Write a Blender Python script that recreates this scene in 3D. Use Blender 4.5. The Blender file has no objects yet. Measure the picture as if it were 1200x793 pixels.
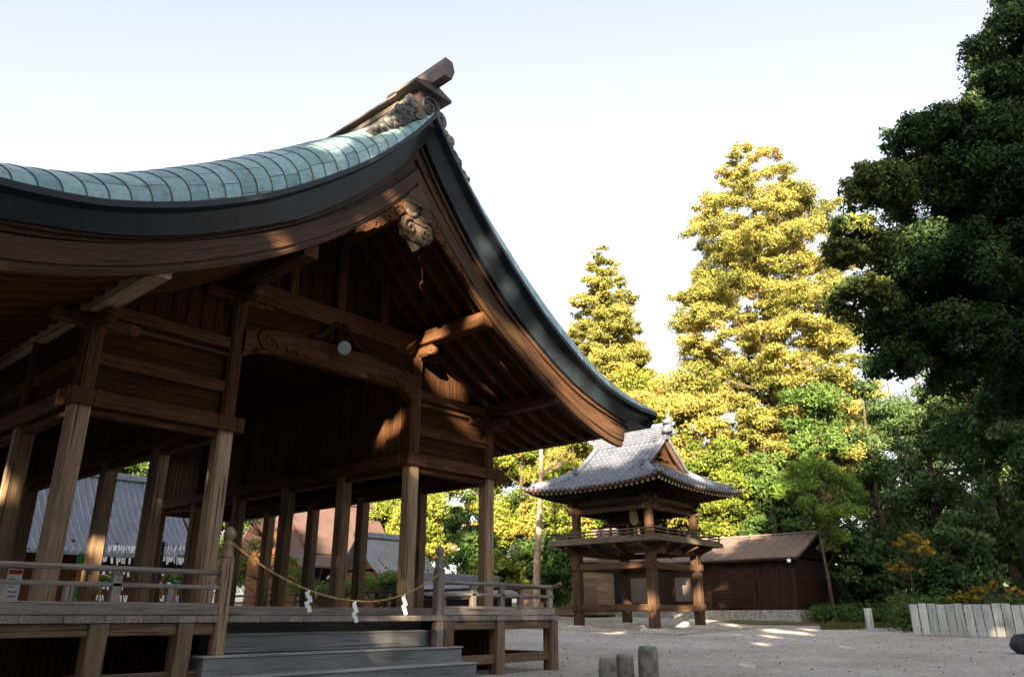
import bpy, math, random
import numpy as np
from mathutils import Vector, Matrix

# ------------------------------------------------------------------ camera, sky, sun, exposure
scn = bpy.context.scene
COL = scn.collection
PITCH = math.atan(324 / 900)
YAW = math.atan(840 / 956.5)
FW = (math.cos(YAW), math.sin(YAW)); RT = (math.sin(YAW), -math.cos(YAW))
cam_d = bpy.data.cameras.new('camera'); cam_d.lens = 27.0; cam_d.sensor_width = 36.0
cam_d.clip_start = 0.05; cam_d.clip_end = 3000
cam = bpy.data.objects.new('camera', cam_d); COL.objects.link(cam)
cam.location = (0, 0, 1.0)
cam.rotation_euler = (math.radians(90) + PITCH, 0, -math.atan2(FW[0], FW[1]))
scn.camera = cam

SUN_EL = math.radians(15.0)
SUN_TO = (-0.825, -0.565)                       # horizontal direction towards the sun
world = bpy.data.worlds.new('World'); scn.world = world; world.use_nodes = True
wn = world.node_tree.nodes; wl = world.node_tree.links
sky = wn.new('ShaderNodeTexSky'); sky.sky_type = 'NISHITA'; sky.sun_disc = False
sky.sun_elevation = SUN_EL; sky.sun_rotation = math.atan2(SUN_TO[0], SUN_TO[1])
sky.air_density = 1.0; sky.dust_density = 3.0; sky.ozone_density = 0.6
bg = wn['Background']; bg.inputs['Strength'].default_value = 0.057
hs = wn.new('ShaderNodeHueSaturation'); hs.inputs['Hue'].default_value = 0.522; hs.inputs['Saturation'].default_value = 0.38      # white balance of a shaded court
wl.new(sky.outputs[0], hs.inputs['Color']); wl.new(hs.outputs[0], bg.inputs['Color'])
sun_d = bpy.data.lights.new('sun', 'SUN'); sun_d.energy = 5.0; sun_d.angle = math.radians(0.5)
sun_d.color = (1.0, 0.80, 0.53)
sun = bpy.data.objects.new('sun', sun_d); COL.objects.link(sun)
_to = Vector((SUN_TO[0] * math.cos(SUN_EL), SUN_TO[1] * math.cos(SUN_EL), math.sin(SUN_EL)))
sun.rotation_euler = _to.to_track_quat('Z', 'Y').to_euler()
vs = scn.view_settings
vs.view_transform = 'Standard'; vs.look = 'None'; vs.gamma = 1.0; vs.use_curve_mapping = False
vs.exposure = 3.1

# ------------------------------------------------------------------ helpers
def ray(x, y):
    a = (x - 600) / 900.; b = -(y - 396) / 900.
    fw = math.cos(PITCH) - math.sin(PITCH) * b; up = math.sin(PITCH) + math.cos(PITCH) * b
    return Vector((a * RT[0] + fw * FW[0], a * RT[1] + fw * FW[1], up)), fw
def at(x, y, depth):                            # survey point: pixel of the photograph at a distance ahead
    d, fw = ray(x, y)
    return Vector((0, 0, 1)) + d * (depth / fw)
def rf(r, f): return (r * RT[0] + f * FW[0], r * RT[1] + f * FW[1])

def ground_z(x, y):
    f = x * FW[0] + y * FW[1]
    return 0.034 * 0.5 * ((f - 20) + math.sqrt((f - 20) ** 2 + 9)) if f < 90 else 2.4

def link(o, parent=None):
    COL.objects.link(o)
    if parent is not None: o.parent = parent
    return o
def tag(o, label=None, cat=None, group=None, kind=None):
    if label: o['label'] = label
    if cat: o['category'] = cat
    if group: o['group'] = group
    if kind: o['kind'] = kind
    return o
def empty(name, loc, label, cat, group=None):
    o = bpy.data.objects.new(name, None); o.empty_display_size = 0.2
    o.location = loc; link(o); tag(o, label, cat, group)
    return o

class MB:
    """collects shapes into one mesh, with a grain coordinate per vertex"""
    def __init__(s): s.v = []; s.f = []; s.g = []; s.m = []; s.sm = []
    def add(s, vs, fs, gs, m=0, smooth=False):
        b = len(s.v); s.v += [tuple(v) for v in vs]; s.g += [tuple(g) for g in gs]
        for f in fs: s.f.append(tuple(b + i for i in f)); s.m.append(m); s.sm.append(smooth)
    def bar(s, p0, p1, w, h, c=0.012, up=(0, 0, 1), m=0, taper=1.0):
        p0, p1 = Vector(p0), Vector(p1); d = (p1 - p0); L = d.length; d = d / L
        u = Vector(up)
        if abs(d.dot(u)) > 0.98: u = Vector((0, 1, 0))
        r = d.cross(u).normalized(); u = r.cross(d).normalized()
        c = min(c, w * .3, h * .3); a, b = w / 2, h / 2
        sec = [(-a + c, -b), (a - c, -b), (a, -b + c), (a, b - c), (a - c, b), (-a + c, b), (-a, b - c), (-a, -b + c)]
        ro = Vector((random.uniform(0, 50), random.uniform(0, 50), random.uniform(0, 50)))
        V = []; G = []
        for k, p in ((0, p0), (1, p1)):
            t = 1.0 if k == 0 else taper
            for (x, y) in sec:
                V.append(p + r * x * t + u * y * t); G.append((k * L + ro.x, x + ro.y, y + ro.z))
        F = [(i, (i + 1) % 8, 8 + (i + 1) % 8, 8 + i) for i in range(8)] + [tuple(range(7, -1, -1)), tuple(range(8, 16))]
        s.add(V, F, G, m)
    def box(s, x0, x1, y0, y1, z0, z1, c=0.01, m=0):
        L = [(x1 - x0, 0), (y1 - y0, 1), (z1 - z0, 2)]; ax = max(L)[1]
        cx, cy, cz = (x0 + x1) / 2, (y0 + y1) / 2, (z0 + z1) / 2
        if ax == 0: s.bar((x0, cy, cz), (x1, cy, cz), y1 - y0, z1 - z0, c, m=m)
        elif ax == 1: s.bar((cx, y0, cz), (cx, y1, cz), x1 - x0, z1 - z0, c, m=m)
        else: s.bar((cx, cy, z0), (cx, cy, z1), x1 - x0, y1 - y0, c, up=(0, 1, 0), m=m)
    def tube(s, pts, rad, n=10, m=0, smooth=True, caps=True):
        pts = [Vector(p) for p in pts]
        if not hasattr(rad, '__len__'): rad = [rad] * len(pts)
        ro = random.uniform(0, 50); V = []; G = []; L = 0
        px = None
        for i, p in enumerate(pts):
            d = (pts[min(i + 1, len(pts) - 1)] - pts[max(i - 1, 0)]).normalized()
            if px is None:
                px = d.cross(Vector((0, 0, 1)))
                if px.length < 0.05: px = d.cross(Vector((0, 1, 0)))
            px = (px - d * px.dot(d)).normalized(); py = d.cross(px)
            if i: L += (p - pts[i - 1]).length
            for k in range(n):
                a = 2 * math.pi * k / n
                o = px * math.cos(a) * rad[i] + py * math.sin(a) * rad[i]
                V.append(p + o); G.append((L + ro, math.cos(a) * rad[i] + ro, math.sin(a) * rad[i]))
        F = []
        for i in range(len(pts) - 1):
            for k in range(n):
                F.append((i * n + k, i * n + (k + 1) % n, (i + 1) * n + (k + 1) % n, (i + 1) * n + k))
        s.add(V, F, G, m, smooth)
        if caps:
            b = len(s.v) - len(V); e = b + (len(pts) - 1) * n
            s.f.append(tuple(b + k for k in range(n - 1, -1, -1))); s.m.append(m); s.sm.append(False)
            s.f.append(tuple(e + k for k in range(n))); s.m.append(m); s.sm.append(False)
    def lathe(s, c, prof, n=16, m=0, smooth=True):
        c = Vector(c); s.tube([c + Vector((0, 0, z)) for r, z in prof], [max(r, .001) for r, z in prof], n, m, smooth)
    def prism(s, pts, ax, a0, a1, m=0):
        """polygon in the two other axes, extruded along axis ax"""
        n = len(pts); V = []; G = []
        ro = random.uniform(0, 50)
        for a in (a0, a1):
            for (p, q) in pts:
                v = [p, q]; v.insert(ax, a); V.append(v); G.append((p + ro, q + ro, a))
        F = [(i, (i + 1) % n, n + (i + 1) % n, n + i) for i in range(n)] + [tuple(range(n - 1, -1, -1)), tuple(range(n, 2 * n))]
        s.add(V, F, G, m)
    def grid(s, P, Gc=None, m=0, smooth=True):
        nr, nc = len(P), len(P[0])
        V = [p for row in P for p in row]
        G = [g for row in Gc for g in row] if Gc else V
        F = [(i * nc + j, i * nc + j + 1, (i + 1) * nc + j + 1, (i + 1) * nc + j) for i in range(nr - 1) for j in range(nc - 1)]
        s.add(V, F, G, m, smooth)
    def build(s, name, mats, parent=None, recalc=True):
        me = bpy.data.meshes.new(name); me.from_pydata(s.v, [], s.f)
        if not isinstance(mats, (list, tuple)): mats = [mats]
        for mm in mats: me.materials.append(mm)
        me.polygons.foreach_set('material_index', s.m)
        me.polygons.foreach_set('use_smooth', s.sm)
        at_ = me.attributes.new('gco', 'FLOAT_VECTOR', 'POINT')
        at_.data.foreach_set('vector', np.array(s.g, dtype=np.float32).ravel())
        me.update()
        if recalc:
            import bmesh
            bm = bmesh.new(); bm.from_mesh(me); bmesh.ops.recalc_face_normals(bm, faces=bm.faces); bm.to_mesh(me); bm.free()
        o = bpy.data.objects.new(name, me); link(o)
        if parent is not None:
            o.parent = parent
            o.matrix_parent_inverse = Matrix.Translation(parent.location).inverted() if parent.type == 'EMPTY' else Matrix()
        return o

# ------------------------------------------------------------------ materials
def newmat(name):
    m = bpy.data.materials.new(name); m.use_nodes = True
    nt = m.node_tree; b = nt.nodes['Principled BSDF']
    return m, nt, b, nt.nodes.new, nt.links.new
def ramp(nt, fac, stops):
    r = nt.nodes.new('ShaderNodeValToRGB'); el = r.color_ramp.elements
    while len(el) < len(stops): el.new(0.5)
    for e, (p, c) in zip(el, stops): e.position = p; e.color = (*c, 1)
    nt.links.new(fac, r.inputs[0]); return r.outputs[0]
def coords(nt, scale, attr='gco', loc=None):
    mp = nt.nodes.new('ShaderNodeMapping'); mp.inputs['Scale'].default_value = scale
    if attr:
        a = nt.nodes.new('ShaderNodeAttribute'); a.attribute_name = attr; nt.links.new(a.outputs['Vector'], mp.inputs[0])
    else:
        a = nt.nodes.new('ShaderNodeNewGeometry'); nt.links.new(a.outputs['Position'], mp.inputs[0])
    return mp.outputs[0]
def noise(nt, vec, scale, detail=4, rough=.55):
    n = nt.nodes.new('ShaderNodeTexNoise'); n.inputs['Scale'].default_value = scale
    n.inputs['Detail'].default_value = detail; n.inputs['Roughness'].default_value = rough
    nt.links.new(vec, n.inputs['Vector']); return n.outputs[0]
def mixc(nt, fac, a, b, mode='MIX'):
    m = nt.nodes.new('ShaderNodeMix'); m.data_type = 'RGBA'; m.blend_type = mode
    for s, v in ((0, fac), (6, a), (7, b)):
        if isinstance(v, (int, float)): m.inputs[s].default_value = v
        elif isinstance(v, tuple): m.inputs[s].default_value = (*v, 1)
        else: nt.links.new(v, m.inputs[s])
    return m.outputs[2]
def bump(nt, b, h, strength=.3, dist=.01):
    n = nt.nodes.new('ShaderNodeBump'); n.inputs['Strength'].default_value = strength; n.inputs['Distance'].default_value = dist
    nt.links.new(h, n.inputs['Height']); nt.links.new(n.outputs[0], b.inputs['Normal'])

def wood(name, dark, mid, light, rough=.75, streak=.25, spec=.08):
    m, nt, b, N, Lk = newmat(name)
    g1 = noise(nt, coords(nt, (0.9, 13, 13)), 3.0, 7, .68)
    g2 = noise(nt, coords(nt, (1.2, 60, 60)), 2.0, 4, .6)
    big = noise(nt, coords(nt, (.35, 1.2, 1.2)), 1.6, 3, .5)
    c = ramp(nt, g1, [(.28, dark), (.5, mid), (.72, light)])
    c = mixc(nt, .55, c, ramp(nt, g2, [(.3, dark), (.7, light)]), 'MIX')
    c = mixc(nt, 1.0, c, ramp(nt, big, [(.3, (.62, .62, .62)), (.7, (1.15, 1.12, 1.08))]), 'MULTIPLY')
    ck = noise(nt, coords(nt, (0.35, 22, 22)), 2.2, 2, .4)      # drying cracks
    c = mixc(nt, ramp(nt, ck, [(.625, (0, 0, 0)), (.66, (.9, .9, .9))]), c, tuple(x * streak for x in dark))
    Lk(c, b.inputs['Base Color']); b.inputs['Roughness'].default_value = rough
    b.inputs['Specular IOR Level'].default_value = spec
    mx = N('ShaderNodeMath'); mx.operation = 'SUBTRACT'; Lk(g2, mx.inputs[0])
    Lk(ramp(nt, ck, [(.64, (0, 0, 0)), (.7, (1, 1, 1))]), mx.inputs[1])
    bump(nt, b, mx.outputs[0], .5, .006)
    return m
def plain(name, c, rough=.7, var=.25, scale=6, spec=.3, metal=0., bmp=.2):
    m, nt, b, N, Lk = newmat(name)
    n = noise(nt, coords(nt, (1, 1, 1), None), scale, 5, .6)
    Lk(ramp(nt, n, [(.3, tuple(x * (1 - var) for x in c)), (.7, tuple(min(1, x * (1 + var)) for x in c))]), b.inputs['Base Color'])
    b.inputs['Roughness'].default_value = rough; b.inputs['Specular IOR Level'].default_value = spec
    b.inputs['Metallic'].default_value = metal
    bump(nt, b, noise(nt, coords(nt, (1, 1, 1), None), scale * 6, 3), bmp, .01)
    return m
M = {}
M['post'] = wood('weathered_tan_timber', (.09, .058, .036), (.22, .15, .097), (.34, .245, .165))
M['tread'] = wood('skylit_worn_tread_timber', (.26, .26, .262), (.42, .42, .42), (.55, .55, .55), spec=.2)  # worn step tops, made paler so the skylight on them is in the colour
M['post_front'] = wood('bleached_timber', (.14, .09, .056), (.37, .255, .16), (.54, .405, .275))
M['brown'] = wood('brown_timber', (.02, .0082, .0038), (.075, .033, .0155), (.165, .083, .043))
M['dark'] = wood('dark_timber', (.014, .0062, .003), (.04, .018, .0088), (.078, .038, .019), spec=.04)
M['barge'] = wood('bargeboard_timber', (.012, .006, .0034), (.045, .0225, .0125), (.12, .064, .034), rough=.5, spec=.2)
M['grey'] = wood('grey_timber', (.13, .11, .097), (.30, .262, .235), (.45, .40, .365))
M['step'] = wood('blue_grey_step_timber', (.15, .15, .158), (.235, .238, .25), (.32, .325, .34), spec=.2, streak=.6)
M['carve'] = wood('carved_timber', (.025, .016, .011), (.085, .062, .045), (.17, .13, .098))
M['tower'] = wood('tower_timber', (.022, .012, .0075), (.068, .0395, .0245), (.145, .089, .057))
M['deck'] = wood('brown_grey_timber', (.045, .034, .026), (.10, .078, .06), (.17, .138, .11))
M['shed'] = wood('stained_shed_boards', (.011, .006, .005), (.028, .015, .0125), (.054, .03, .025), rough=.6)
M['fence'] = wood('weathered_white_boards', (.36, .37, .36), (.55, .57, .56), (.68, .7, .69), rough=.8)
M['navy'] = plain('dark_copper_sheet', (.012, .0175, .025), .45, .5, 3, .35)
M['ridge'] = plain('aged_copper_cladding', (.085, .068, .056), .45, .45, 4, .5)
M['oni'] = plain('aged_copper_ornament', (.055, .055, .055), .5, .6, 14, .4)
M['stone'] = plain('mossy_granite', (.26, .25, .225), .85, .55, 7, .3, 0, .8)
M['pale_stone'] = plain('pale_granite', (.42, .41, .38), .85, .2, 9, .3, 0, .5)
M['plaster'] = plain('pale_plaster', (.5, .47, .43), .9, .1, 3)
M['white'] = plain('white_paper', (.85, .85, .86), .7, .04, 8)
M['rope'] = plain('straw_rope', (.42, .3, .12), .8, .3, 40)
M['bark'] = plain('tree_bark', (.05, .037, .027), .9, .45, 5, .2, 0, .9)
M['pinebark'] = plain('reddish_bark', (.26, .18, .14), .9, .35, 6, .2, 0, .9)
M['black'] = plain('dark_interior', (.015, .014, .013), .9, .2, 3)
M['bronze'] = plain('green_bronze', (.14, .15, .10), .5, .3, 6, .5, .3)
M['white_end'] = plain('white_painted_end_grain', (.75, .68, .5), .7, .1, 8)
M['rock'] = plain('dark_boulder', (.045, .05, .06), .85, .5, 6, .3, 0, 1.0)
M['brownroof'] = plain('brown_sheet_roof', (.14, .10, .095), .5, .12, 1.5, .4)
M['redroof'] = plain('red_copper_roof', (.08, .05, .046), .7, .25, 1.2)
M['greyroof'] = plain('dark_grey_roof', (.13, .14, .16), .5, .25, 2)
M['asphalt'] = plain('asphalt', (.06, .065, .075), .85, .2, 20)
M['shade'] = plain('grey_screen', (.11, .09, .08), .7, .1, 3)

def copper():
    m, nt, b, N, Lk = newmat('patinated_copper_plates')
    a = N('ShaderNodeAttribute'); a.attribute_name = 'gco'
    sp = N('ShaderNodeSeparateXYZ'); Lk(a.outputs['Vector'], sp.inputs[0])
    def mth(op, x, y=None):
        n = N('ShaderNodeMath'); n.operation = op
        for i, v in enumerate((x, y)):
            if v is None: continue
            if isinstance(v, (int, float)): n.inputs[i].default_value = v
            else: Lk(v, n.inputs[i])
        return n.outputs[0]
    fx, fy = mth('FLOOR', sp.outputs[0]), mth('FLOOR', sp.outputs[1])
    cb = N('ShaderNodeCombineXYZ'); Lk(fx, cb.inputs[0]); Lk(fy, cb.inputs[1])
    wnz = N('ShaderNodeTexWhiteNoise'); wnz.noise_dimensions = '3D'; Lk(cb.outputs[0], wnz.inputs['Vector'])
    plate = ramp(nt, wnz.outputs['Value'], [(0, (.155, .29, .31)), (.5, (.235, .405, .43)), (1, (.32, .49, .51))])
    st = noise(nt, coords(nt, (1, 1, 1), None), 3.5, 6, .65)
    c = mixc(nt, ramp(nt, st, [(.54, (0, 0, 0)), (.72, (.7, .7, .7))]), plate, (.16, .13, .095))
    st2 = noise(nt, coords(nt, (2, 2, 2), None), 9, 5, .6)
    c = mixc(nt, 1, c, ramp(nt, st2, [(.3, (.75, .75, .75)), (.7, (1.15, 1.15, 1.15))]), 'MULTIPLY')
    jy = mth('LESS_THAN', mth('FRACT', sp.outputs[1]), .03); jx = mth('LESS_THAN', mth('FRACT', sp.outputs[0]), .055)
    j = mth('MAXIMUM', jy, jx)
    c = mixc(nt, j, c, (.03, .045, .05))
    Lk(c, b.inputs['Base Color']); b.inputs['Roughness'].default_value = .38
    b.inputs['Specular IOR Level'].default_value = .5; b.inputs['Metallic'].default_value = .15
    bump(nt, b, mth('SUBTRACT', mth('MULTIPLY', st2, .3), j), .5, .01)
    return m
M['copper'] = copper()

def tiles(edge_shade=False):
    m, nt, b, N, Lk = newmat('silver_grey_roof_tiles')
    a = N('ShaderNodeAttribute'); a.attribute_name = 'gco'
    vw = noise(nt, coords(nt, (1, 1, 1), None), 1.7, 4, .6)
    fine = noise(nt, coords(nt, (1, 1, 1), None), 11, 4, .6)
    c = ramp(nt, fine, [(.3, (.045, .054, .08)), (.7, (.11, .123, .165))])
    c = mixc(nt, ramp(nt, vw, [(.5, (0, 0, 0)), (.75, (.35, .35, .35))]), c, (.19, .18, .17))
    if edge_shade:
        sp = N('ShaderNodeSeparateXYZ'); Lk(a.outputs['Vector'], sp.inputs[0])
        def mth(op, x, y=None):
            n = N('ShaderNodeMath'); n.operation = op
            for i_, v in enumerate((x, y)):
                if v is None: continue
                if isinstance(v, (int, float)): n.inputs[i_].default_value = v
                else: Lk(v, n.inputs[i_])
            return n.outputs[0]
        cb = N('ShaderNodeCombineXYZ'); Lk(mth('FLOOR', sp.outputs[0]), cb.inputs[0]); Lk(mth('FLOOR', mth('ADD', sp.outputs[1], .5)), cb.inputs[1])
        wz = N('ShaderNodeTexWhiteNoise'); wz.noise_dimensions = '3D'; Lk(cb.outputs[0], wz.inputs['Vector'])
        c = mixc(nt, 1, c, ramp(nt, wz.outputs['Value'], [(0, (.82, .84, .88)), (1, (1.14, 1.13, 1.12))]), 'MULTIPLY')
        edge_sh = mth('MAXIMUM', mth('LESS_THAN', mth('FRACT', mth('ADD', sp.outputs[1], .5)), .14), mth('LESS_THAN', mth('FRACT', sp.outputs[0]), .10))  # dark lines along tile edges: overlap shadow painted into the colour
        c = mixc(nt, edge_sh, c, (.022, .026, .034))
    Lk(c, b.inputs['Base Color']); b.inputs['Roughness'].default_value = .42; b.inputs['Specular IOR Level'].default_value = .5
    return m
M['tile'] = tiles(); M['tile_edge_shade'] = tiles(True)

def leafmat(name, c0, c1, trans=.3, c2=None):
    m, nt, b, N, Lk = newmat(name)
    a = N('ShaderNodeAttribute'); a.attribute_name = 'tint'
    stops = [(0, c0), (.75, c1), (1, c2 or c1)]
    c = ramp(nt, a.outputs['Fac'], stops)
    Lk(c, b.inputs['Base Color']); b.inputs['Roughness'].default_value = .55; b.inputs['Specular IOR Level'].default_value = .12
    t = N('ShaderNodeBsdfTranslucent'); Lk(c, t.inputs['Color'])
    mx = N('ShaderNodeMixShader'); mx.inputs[0].default_value = trans
    Lk(b.outputs[0], mx.inputs[1]); Lk(t.outputs[0], mx.inputs[2])
    Lk(mx.outputs[0], nt.nodes['Material Output'].inputs['Surface'])
    return m
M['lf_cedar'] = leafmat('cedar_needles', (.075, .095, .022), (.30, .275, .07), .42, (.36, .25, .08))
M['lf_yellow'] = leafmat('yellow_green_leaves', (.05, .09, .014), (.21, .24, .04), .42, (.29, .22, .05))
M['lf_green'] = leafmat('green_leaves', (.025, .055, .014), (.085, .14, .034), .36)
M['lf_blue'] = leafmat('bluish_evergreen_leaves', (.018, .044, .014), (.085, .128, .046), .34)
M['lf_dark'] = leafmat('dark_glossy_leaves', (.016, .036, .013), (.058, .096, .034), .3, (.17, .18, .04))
M['lf_gold'] = leafmat('golden_autumn_leaves', (.13, .10, .015), (.32, .22, .025), .35)
M['lf_pine'] = leafmat('fresh_pine_needles', (.05, .1, .018), (.15, .23, .04), .35)
M['lf_litter'] = leafmat('dry_leaves', (.06, .03, .015), (.2, .11, .04), .1)
M['lf_grass'] = leafmat('grass_blades', (.05, .07, .02), (.16, .14, .05), .3)

def gravel():
    m, nt, b, N, Lk = newmat('pale_gravel')
    P = coords(nt, (1, 1, 1), None)
    big = noise(nt, P, .22, 4, .6); mid = noise(nt, P, 2.2, 5, .65); fine = noise(nt, P, 7, 9, .9)
    vo = N('ShaderNodeTexVoronoi'); vo.inputs['Scale'].default_value = 45; Lk(P, vo.inputs['Vector'])
    c = ramp(nt, fine, [(.36, (.28, .255, .235)), (.5, (.54, .50, .46)), (.64, (.76, .715, .675))])
    c = mixc(nt, .35, c, vo.outputs['Color'], 'SOFT_LIGHT')
    c = mixc(nt, ramp(nt, mid, [(.52, (0, 0, 0)), (.75, (.5, .5, .5))]), c, (.22, .17, .13))
    c = mixc(nt, 1, c, ramp(nt, big, [(.35, (.8, .78, .76)), (.65, (1.1, 1.1, 1.1))]), 'MULTIPLY')
    Lk(c, b.inputs['Base Color']); b.inputs['Roughness'].default_value = .9; b.inputs['Specular IOR Level'].default_value = .2
    ad = N('ShaderNodeMath'); ad.operation = 'ADD'; Lk(fine, ad.inputs[0]); Lk(vo.outputs['Distance'], ad.inputs[1])
    bump(nt, b, ad.outputs[0], .9, .025)
    return m
M['gravel'] = gravel()
def litter():
    m, nt, b, N, Lk = newmat('leaf_litter')
    P = coords(nt, (1, 1, 1), None)
    n1 = noise(nt, P, .9, 5, .7); n2 = noise(nt, P, 25, 3, .7)
    c = ramp(nt, n2, [(.3, (.06, .035, .02)), (.7, (.2, .12, .06))])
    c = mixc(nt, ramp(nt, n1, [(.45, (0, 0, 0)), (.6, (1, 1, 1))]), c, (.07, .085, .025))
    Lk(c, b.inputs['Base Color']); b.inputs['Roughness'].default_value = .95
    bump(nt, b, n2, .8, .04)
    return m
M['litter'] = litter()

# ------------------------------------------------------------------ ground
def sheet(name, cells, mat, lift=0.0):
    g = MB(); g.grid([[(x, y, ground_z(x, y) + lift) for (x, y) in row] for row in cells]); o = g.build(name, mat); tag(o, kind='structure'); return o
rs = sorted(set(list(range(-400, -60, 40)) + list(range(-60, 61, 3)) + list(range(80, 401, 40))))
fs = sorted(set(list(range(-400, -40, 40)) + list(range(-40, 92, 2)) + list(range(100, 601, 50))))
sheet('ground', [[rf(r, f) for r in rs] for f in fs], M['gravel'])
lit = [[rf(r, f + 0.5 * math.sin(r * 1.3) + .3 * math.sin(r * 3.1)) for r in np.linspace(10.5, 60, 60)] for f in np.linspace(37, 85, 40)]
sheet('forest_floor', lit, M['litter'], .03)
lit2 = [[rf(r, f) for r in np.linspace(-60, 10.4, 30)] for f in np.linspace(58, 86, 12)]
sheet('woodland_floor', lit2, M['litter'], .03)

# ------------------------------------------------------------------ the hall
HX, Y0, BAY, NB = 7.68, 10.96, 2.02, 5
Y1 = Y0 + BAY * NB; YM = (Y0 + Y1) / 2
PX = [HX - 4.0, HX - 1.915, HX + 1.915, HX + 4.0]
_rx = np.array([0, .45, 1.0, 1.6, 2.25, 3.1, 3.75, 4.75, 5.5, 6.1, 6.95])
_rz = np.array([9.28, 8.72, 8.12, 7.58, 7.08, 6.5, 6.13, 5.67, 5.45, 5.33, 5.21]) + .07
HR = HX + .08
_rp = np.polyfit(_rx, _rz, 5)
def rim(x): return float(np.polyval(_rp, abs(x)))
_bx = np.array([0, 1, 1.9, 2.8, 3.5, 4.65, 5.6, 6.15])
_bz = np.array([7.95, 6.88, 6.16, 5.6, 5.22, 4.72, 4.48, 4.39])
_bp = np.polyfit(_bx, _bz, 4)
def bb(x): return float(np.polyval(_bp, abs(x)))
def fb(x): return rim(x) - float(np.interp(abs(x), [0, 1, 2.25, 3.1, 4.3, 5.5, 6.95], [.46, .57, .66, .60, .55, .47, .40]))
def drop(x): return float(np.interp(abs(x), [0, .6, 1.5, 3, 5, 6.3, 6.95], [-.02, .02, .10, .19, .19, .12, .04]))
def rollh(x): return float(np.interp(abs(x), [0, .5, 1, 2, 3, 4, 5, 6, 7], [.36, .64, .86, .96, .92, .78, .56, .42, .32]))
YR = 8.62
def mir(y): return 2 * YM - y

hall = empty('shrine_hall', (HX, Y0, 0), 'open timber hall on a raised stage with curved green copper gable roof', 'hall')

# copper roof: overlapping courses
def xs_fine(a, b, st):
    n = max(2, int(abs(b - a) / st) + 1); return np.linspace(a, b, n)
arc = [0]; xx = np.linspace(0, 6.95, 1400)
zz = np.array([rim(x) for x in xx]); ar = np.concatenate([[0], np.cumsum(np.hypot(np.diff(xx), np.diff(zz)))])
CW = .25
ncourse = int(ar[-1] / CW) + 1
roof = MB()
angs = np.linspace(0, math.pi / 2, 12)
for side in (1, -1):
    for k in range(ncourse):
        s0, s1 = k * CW, min((k + 1) * CW + .02, ar[-1])
        if s1 - s0 < .03: continue
        off = random.choice((0, .5)) * 1.0 + random.uniform(-.08, .08) + .5 * (k % 2)
        P = []; G = []
        for q in np.linspace(0, 1, 4):
            s_ = s0 + (s1 - s0) * q; w = 1.0; lip = .007 * q
            row = []; gr = []; t = 0; last = None
            def pnt(a, y=None, sg=1):
                u = (1 - math.cos(a))
                sc = min(s_ + .42 * math.sin(u * math.pi / 2) * min(1, s_ / .8), ar[-1]); x = float(np.interp(sc, ar, xx)); h = rollh(x)
                yy = YR + w * u - lip if y is None else y
                return (x, yy if sg > 0 else mir(yy), rim(x) - drop(x) + lip + (.88 * h + drop(x)) * (math.sin(a) - .1 * (1 - a / 1.571)))
            prof = [pnt(a) for a in np.linspace(.12, math.pi / 2, 12)]
            prof += [pnt(math.pi / 2, y) for y in list(np.linspace(YR + w, mir(YR + w), 14))[1:-1]]
            prof += [pnt(a, None, -1) for a in np.linspace(math.pi / 2, .12, 12)]
            for (x, y, zq) in prof:
                if last: t += math.hypot(y - last[0], zq - last[1])
                last = (y, zq)
                row.append((HR + side * x, y, zq)); gr.append((k + (1 - q) * .999 + side * 50, t / .45 + off, 0))
            P.append(row); G.append(gr)
        roof.grid(P, G)
roof_o = roof.build('roof', M['copper'], hall)

# verge: lip and dark fascia, front and back
vx = list(np.linspace(-6.95, 6.95, 121))
for mirr in (False, True):
    g = MB()
    P = []
    for x in vx:
        xi = x * (1 - .055 * max(0, (abs(x) - 5.5) / 1.45))
        rd = rim(x) - drop(x)
        sec = [(x, YR + .03, rd + .05), (x, YR - .03, rd + .01), (x, YR - .03, rd - .07), (x, YR + .10, rd - .09), (x, YR + .12, rd - .10)]
        sec += [(xi, YR + .24, fb(x)), (xi, YR + .55, fb(x))]
        P.append([(HR + a, mir(b) if mirr else b, c) for a, b, c in sec])
    g.grid(P, smooth=False)
    g.build('roof_edge', M['navy'], roof_o)
    # recessed boards between the copper edge and the bargeboard
    g = MB(); P = []; G = []
    for x in np.linspace(-6.4, 6.4, 101):
        f_, t_ = fb(x), bb(x) + .36
        sec = [(YR + .30, f_ + .02), (YR + .30, f_ - .05), (YR + .36, f_ - .06), (YR + .36, (f_ * .45 + t_ * .55)), (YR + .42, (f_ * .45 + t_ * .55) - .01), (YR + .42, t_)]
        P.append([(HX + x, mir(b) if mirr else b, c) for b, c in sec]); G.append([(x * 1.3, b * 3, c) for b, c in sec])
    g.grid(P, G, smooth=False); g.build('verge_board', M['barge'], hall)
    # bargeboards
    for side in (1, -1):
        g = MB(); P = []; G = []
        for x in np.linspace(0.0, 6.12, 60):
            ext = .05 if x > 6.0 else 0
            zb, zt = bb(x), bb(x) + .42 - .02 * x / 6
            sec = [(YR + .34, zb + .05), (YR + .34, zb + .11), (YR + .31, zb + .12), (YR + .31, zt), (YR + .46, zt), (YR + .46, zb), (YR + .36, zb), (YR + .34, zb + .05)]
            P.append([(HX + side * (x + (.18 * (c - zb) if x > 6.1 else 0)), mir(b) if mirr else b, c) for b, c in sec])
            G.append([(x * 1.25 + 9 * side, b + 3 * side, c - zb) for b, c in sec])
        g.grid(P, G, smooth=False)
        n = len(P); base = 0
        g.f.append(tuple(range((n - 1) * 8, (n - 1) * 8 + 7))); g.m.append(0); g.sm.append(False)
        g.build('bargeboard', M['barge'], hall)
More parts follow.
